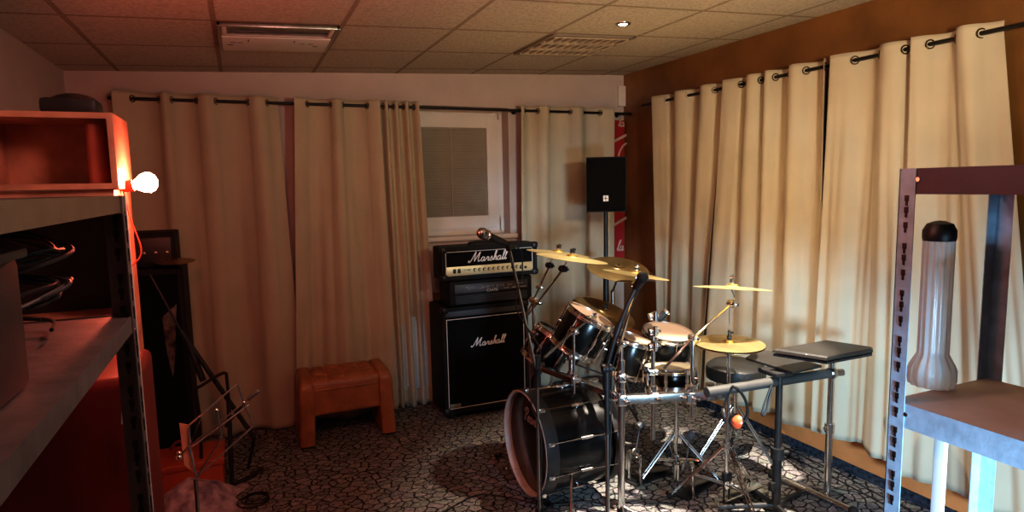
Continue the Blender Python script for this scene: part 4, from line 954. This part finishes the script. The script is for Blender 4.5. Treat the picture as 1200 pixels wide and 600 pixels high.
# red case under the shelf
rc = thing('tool_case', (LX-.16,LY+.22,.0), 'dark red case with a white tag, half hidden by the left shelf post', 'case')
p_ = AY(163,470,1.75); px0 = p_.x
MB().box2((px0-.42,1.72,0),(px0,2.05,AY(158,438,1.75).z),.03,4).build('body','redplastic',rc)
zt = AY(158,438,1.75).z
MB().tube([(px0-.30,1.86,zt-.005),(px0-.29,1.86,zt+.05),(px0-.12,1.86,zt+.05),(px0-.11,1.86,zt-.005)],.012,8,4).build('handle','redplastic',rc)
q = AY(147,488,1.70)
MB().prism([AY(143,468,1.70),AY(147,474,1.70),AY(156,499,1.70),AY(142,497,1.70)],(0,.002,0)).build('tag','white',rc,smooth=False)
mb = MB().box2((AY(151,500,1.70).x,1.700,AY(151,524,1.70).z),(AY(156,500,1.70).x,1.706,AY(151,499,1.70).z),.001)
for k in range(4): mb.box2((AY(149.5,500,1.70).x,1.699,AY(151,505+k*5,1.70).z),(AY(157.5,500,1.70).x,1.702,AY(151,503.5+k*5,1.70).z))
mb.build('buckle','satin',rc)
tag(MB().box2((LX-.30,LY-.34,.60),(LX-.03,LY-.05,.70),.012).build('plastic_tray',mat('tray_grey',(.35,.33,.34),.4),None,origin=(LX-.16,LY-.2,.6)),'pale grey plastic box on the lowest board of the left shelf','box')
# reddish wooden rack behind it with crate, lamp
wx = AY(150,300,2.45).x
wrk = thing('wooden_cabinet', (wx-.2,2.3,0), 'narrow wooden cabinet behind the left shelf, edges glowing red', 'cabinet')
zc_ = AY(150,222,2.35).z
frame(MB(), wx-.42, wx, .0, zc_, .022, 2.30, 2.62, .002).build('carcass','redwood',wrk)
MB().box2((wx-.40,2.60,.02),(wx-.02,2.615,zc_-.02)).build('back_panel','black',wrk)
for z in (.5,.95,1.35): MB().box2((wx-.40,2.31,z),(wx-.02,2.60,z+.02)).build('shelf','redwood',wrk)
ca = AY(140,213,2.30); cbx = AY(142,133,2.30)
cr_ = thing('wooden_crate', (ca.x-.2,2.30,zc_), 'open wooden crate lit bright red on top of the wooden cabinet', 'crate')
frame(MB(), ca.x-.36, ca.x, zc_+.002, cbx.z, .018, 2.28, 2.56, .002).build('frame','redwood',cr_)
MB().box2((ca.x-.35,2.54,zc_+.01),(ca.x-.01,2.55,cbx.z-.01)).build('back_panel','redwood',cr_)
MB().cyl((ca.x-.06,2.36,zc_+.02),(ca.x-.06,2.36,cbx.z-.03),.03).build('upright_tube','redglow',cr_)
tag(MB().ball((ca.x-.12,2.40,cbx.z+.035),.05,(1.4,1,.7)).box2((ca.x-.2,2.34,cbx.z+.0),(ca.x-.05,2.46,cbx.z+.05),.015).build('black_bag','black',None,origin=(ca.x-.12,2.40,cbx.z)),'small black bag on top of the red-lit crate','bag')
# lamp: clamp arm and glowing bulb
bc = AY(172,214,2.42)
lm = thing('clamp_lamp', bc-V((.15,0,0)), 'clamp lamp with a glowing red bulb sticking out from the wooden crate', 'lamp')
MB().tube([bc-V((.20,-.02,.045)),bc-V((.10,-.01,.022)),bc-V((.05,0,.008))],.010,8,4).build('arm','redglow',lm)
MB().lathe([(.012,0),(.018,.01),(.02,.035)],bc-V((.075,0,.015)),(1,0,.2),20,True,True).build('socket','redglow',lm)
MB().lathe([(.013,-.038),(.018,-.030),(.029,-.014),(.034,.003),(.030,.018),(.018,.029),(.001,.033)],bc,(1,0,.2),28,True).build('bulb','bulb',lm)
MB().tube([bc-V((.07,0,.02)),bc+V((-.06,.03,-.12)),bc+V((-.04,.05,-.24)),bc+V((-.10,.06,-.30))],.003,6,5).build('cord','redglow',lm)
# tall black cabinet in the corner with a smaller box and a dark cymbal on it
ty = 4.22; ax_, bx_ = AY(150,400,ty).x-.06, AY(222,420,ty).x; zt = AY(218,312,ty).z
tcb = thing('speaker_cabinet', ((ax_+bx_)/2,ty+.2,0), 'tall black speaker column with a reflection painted on its grille in the left corner', 'speaker cabinet')
MB().box2((ax_,ty,.02),(bx_,ty+.42,zt),.02,3).build('cabinet','tolex',tcb)
MB().box2((ax_+.03,ty-.008,.06),(bx_-.03,ty+.004,zt-.04),.004).build('grille','grille',tcb)
MB().prism([AY(190,372,ty-.01),AY(207,356,ty-.01),AY(205,420,ty-.01),AY(203,443,ty-.01),AY(196,415,ty-.01)],(0,.004,0)).build('reflection_patch',mat('painted_reflection',(.16,.13,.12),.35,.5,var=.8,vscale=16,bump=.3),tcb,smooth=False)  # silvery reflection on the column, put into a patch's colour
for x in (ax_+.05,bx_-.05): MB().cyl((x,ty+.06,0),(x,ty+.06,.022),.02).build('foot','rubber',tcb)
ah = thing('amplifier_head', (ax_+.2,ty+.2,zt), 'small black equipment box on top of the tall speaker column', 'amplifier')
zh = AY(180,273,ty).z
MB().box2((ax_,ty+.02,zt+.002),(AY(205,290,ty).x,ty+.34,zh),.012,3).build('cabinet','tolex',ah)
MB().box2((ax_+.03,ty+.012,zt+.03),(AY(205,290,ty).x-.02,ty+.022,zh-.03),.002).build('front_panel','black',ah)
for k in range(3): MB().lathe([(.01,0),(.009,-.012),(.001,-.013)],(ax_+.18+k*.06,ty+.012,zt+.09),(0,1,0),14).build('knob','satin',ah)
dc = AY(205,306,ty-.03)
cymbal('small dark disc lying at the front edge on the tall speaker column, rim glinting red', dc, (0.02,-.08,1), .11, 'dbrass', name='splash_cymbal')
# folded black stand leaning on the column
g0, g1 = AY(176,322,4.05), AY(298,513,4.0)
gs = thing('guitar_stand', (g1.x,g1.y,0), 'black folded guitar stand with padded yoke leaning in front of the left curtain', 'guitar stand')
gm = AY(212,388,4.03)
MB().tube([g0,gm],.007,8).build('upper_tube','black',gs)
MB().tube([gm,g1],.014,8).tube([AY(218,396,4.03),AY(238,446,4.02)],.019,8).build('main_tube','black',gs)
MB().tube([AY(*q_,3.95) for q_ in ((236,540),(234,490),(230,458),(236,452),(262,437),(266,446),(268,470))],.009,8,5).build('yoke','rubber',gs)
MB().tube([AY(268,470,4.0),AZ(272,572,.015)],.014,8).tube([AY(264,500,4.0),AY(286,472,4.0)],.009,8).build('rear_leg','black',gs)
MB().tube([AZ(272,568,.015),AZ(290,560,.02),AZ(308,548,.05)],.012,8,3).build('foot','rubber',gs)
MB().tube([g1,AZ(291,548,.012)],.010,8).build('front_leg','black',gs)
# orange box, cloth, cable coil
ob = AZ(264,580,0.0); oz = AY(262,537,ob.y).z
oc = thing('storage_case', (ob.x-.25,ob.y+.15,0), 'bright orange low case on the carpet behind the music stand', 'case')
MB().box2((ob.x-.52,ob.y,.0),(ob.x,ob.y+.30,max(oz,.12)),.015,3).build('body','orange',oc)
MB().box2((ob.x-.53,ob.y-.008,max(oz,.12)-.035),(ob.x+.008,ob.y+.308,max(oz,.12)+.004),.008,3).build('lid','orange',oc)
MB().box2((ob.x-.14,ob.y-.014,.05),(ob.x-.11,ob.y-.006,.075),.003).build('latch','black',oc)
MB().tube([AY(198,540,ob.y-.03)+V((0,.1,.03)),AY(208,536,ob.y)+V((0,.12,.05)),AY(220,538,ob.y)+V((0,.1,.03))],.009,8,4).build('handle','redplastic',oc)
cl = AZ(228,598,.0)
def heap(u, v):
    x = (u-.5)*.50; y = (v-.5)*.42; r = math.sqrt((x/.25)**2+(y/.21)**2)
    h = .15*max(0,1-r**2.2)+.05*noise(V((x*9,y*9,1)))*max(0,1.1-r)+.03*noise(V((x*22,y*20,5)))*max(0,1.1-r)
    return V((cl.x+x*(1+.25*noise(V((u*3,v*3,9)))), cl.y+.05+y, max(.004,h)))
tag(MB().grid(heap,60,50).build('crumpled_cloth','cloth',None,origin=(cl.x,cl.y+.05,0),angle=180),'crumpled pink and dark patterned cloth on the floor beneath the music stand','cloth')
cc = AZ(297,588,0)
for k in range(3):
    tag(MB().torus(cc+V((.01*k,.008*k,.006+.008*k)),(0.03*k,.04,1),.085-.012*k,.0045,40,6).build('cable_coil','cable',None,origin=cc),'turn of a thin dark cable coiled on the carpet right of the orange case','cable','coiled cable on the carpet')
# wire music stand
my = 2.35
def mp(x, y, dy=0): return AY(x, y, my+dy)
ms = thing('music_stand', (mp(229,600).x,my,0), 'chrome wire folding music stand with an open tilted desk at lower left', 'music stand')
A1,A2,B1,B2,C1,C2 = mp(222,498,.0),mp(278,450,.05),mp(222,524),mp(292,474,.05),mp(230,560,-.02),mp(297,499,.03)
MB().tube([A1,A2],.0035,6).build('top_rail','chrome',ms); MB().tube([B1,mp(226,523),B2],.0035,6).build('middle_rail','chrome',ms); MB().tube([C1,C2],.0035,6).build('lower_rail','chrome',ms)
MB().tube([A2,mp(286,473,.05),C2],.003,6).tube([A1,B1,C1],.003,6).tube([mp(254,481),mp(260,513),C1],.003,6).tube([mp(236,489),B1+V((0,.01,0)),mp(286,472,.05)],.003,6).build('side_arm','dchrome',ms)
MB().prism([mp(210,496,.02),mp(221,498,.02),mp(230,557,.0),mp(216,545,.0)],(0,.003,0)).build('side_plate','redwood',ms)
MB().ball(mp(210,536),.010).ball(mp(210,531),.008).tube([mp(210,534),mp(221,523)],.003,6).build('knob','chrome',ms)
MB().box(mp(297,463,.05),(.05,.006,.016),Matrix.Rotation(-.6,3,'Y'),.004).tube([mp(286,472,.05),mp(293,466,.05)],.003,6).build('clip','chrome',ms)
for q in ((254,481),(259,513),(286,472)): MB().ball(mp(*q,0.02),.008).build('rivet','satin',ms)
b0 = mp(229,561); MB().tube([b0,(b0.x,b0.y,.25)],.0075,8).tube([(b0.x,b0.y,.30),(b0.x,b0.y,.08)],.010,8).build('pole','chrome',ms)
tripod(ms,(b0.x,b0.y,0),.24,.30,.10,rot=.5,th=.005,double=False)
# leftmost beyond the photo's edge the shelf carries a few boxes
for k in range(3):
    x = LX-.36; y = LY-.62-.1*k+.0*k
t = thing('storage_box', (LX-.2,LY-.75,zs_+.02), 'black storage box at the far end of the left shelf', 'box')
MB().box2((LX-.36,LY-.90,zs_+.014),(LX-.06,LY-.55,zs_+.20),.01).build('body','black',t); MB().box2((LX-.37,LY-.91,zs_+.20),(LX-.05,LY-.54,zs_+.215),.006).build('lid','grey',t)

# ------------------------------------------------------------------ light
def light(kind, name, loc, energy, col, size=.1, target=None, **k):
    l = bpy.data.lights.new(name, kind); l.energy = energy; l.color = col
    if kind == 'AREA': l.size = size
    elif kind == 'SPOT': l.shadow_soft_size = size; l.spot_size = k.get('angle',1.5); l.spot_blend = k.get('blend',.5)
    else: l.shadow_soft_size = size
    o = bpy.data.objects.new(name, l); o.location = V(loc); C.objects.link(o)
    if target is not None: o.rotation_euler = (V(target)-V(loc)).to_track_quat('-Z','Y').to_euler()
    return o
LIGHTS = dict(
 spot=('SPOT','ceiling_spot_lamp',(sp.x,sp.y,sp.z-.03),180,(1.,.84,.64),.025,(sp.x+.12,sp.y-.45,0),dict(angle=1.3,blend=.5)),
 spot2=('SPOT','ceiling_spot_lamp_front',(1.7,1.2,2.62),24,(1.,.88,.68),.025,(2.55,2.75,.9),dict(angle=1.5,blend=.7)),
 spot3=('SPOT','floor_patch_fill',(2.45,2.0,2.68),1250,(1.,.87,.72),.025,(2.26,2.84,0),dict(angle=.62,blend=.35)),  # unseen lamp, added to brighten the floor patch by the hi-hat
 warm=('SPOT','ceiling_fill',(1.75,.65,2.15),135,(1.,.83,.58),.1,(2.4,2.6,2.85),dict(angle=2.0,blend=.9)),  # unseen uplight, added to brighten the ceiling
 wall=('POINT','rose_fill',(.35,1.45,2.3),28,(1.,.48,.40),.12,None,{}),  # unseen fill, added to redden the left curtains and ceiling
 cool=('SPOT','cool_side_light',(1.35,-.7,.95),800,(.45,.74,1.),.25,(2.75,2.6,.42),dict(angle=.90,blend=.6)),  # cool light from low beside the camera, source not shown
)
for k,(a,b,c,d,e,f,g,h) in LIGHTS.items(): light(a,b,c,d,e,f,g,**h)
w = bpy.data.worlds.new('world'); bpy.context.scene.world = w; w.use_nodes = True
w.node_tree.nodes['Background'].inputs[0].default_value = (.05,.04,.05,1); w.node_tree.nodes['Background'].inputs[1].default_value = .3
# ------------------------------------------------------------------ camera
cd = bpy.data.cameras.new('camera'); cam = bpy.data.objects.new('camera', cd); C.objects.link(cam)
cd.sensor_width = 36; cd.lens = FPX*36/1200; cd.clip_start = .05
m4 = Matrix((_r,_u,-_f)).transposed().to_4x4(); m4.translation = O0; cam.matrix_world = m4
S = bpy.context.scene; S.camera = cam
S.view_settings.view_transform = 'Standard'; S.view_settings.look = 'Medium High Contrast'; S.view_settings.exposure = -.14
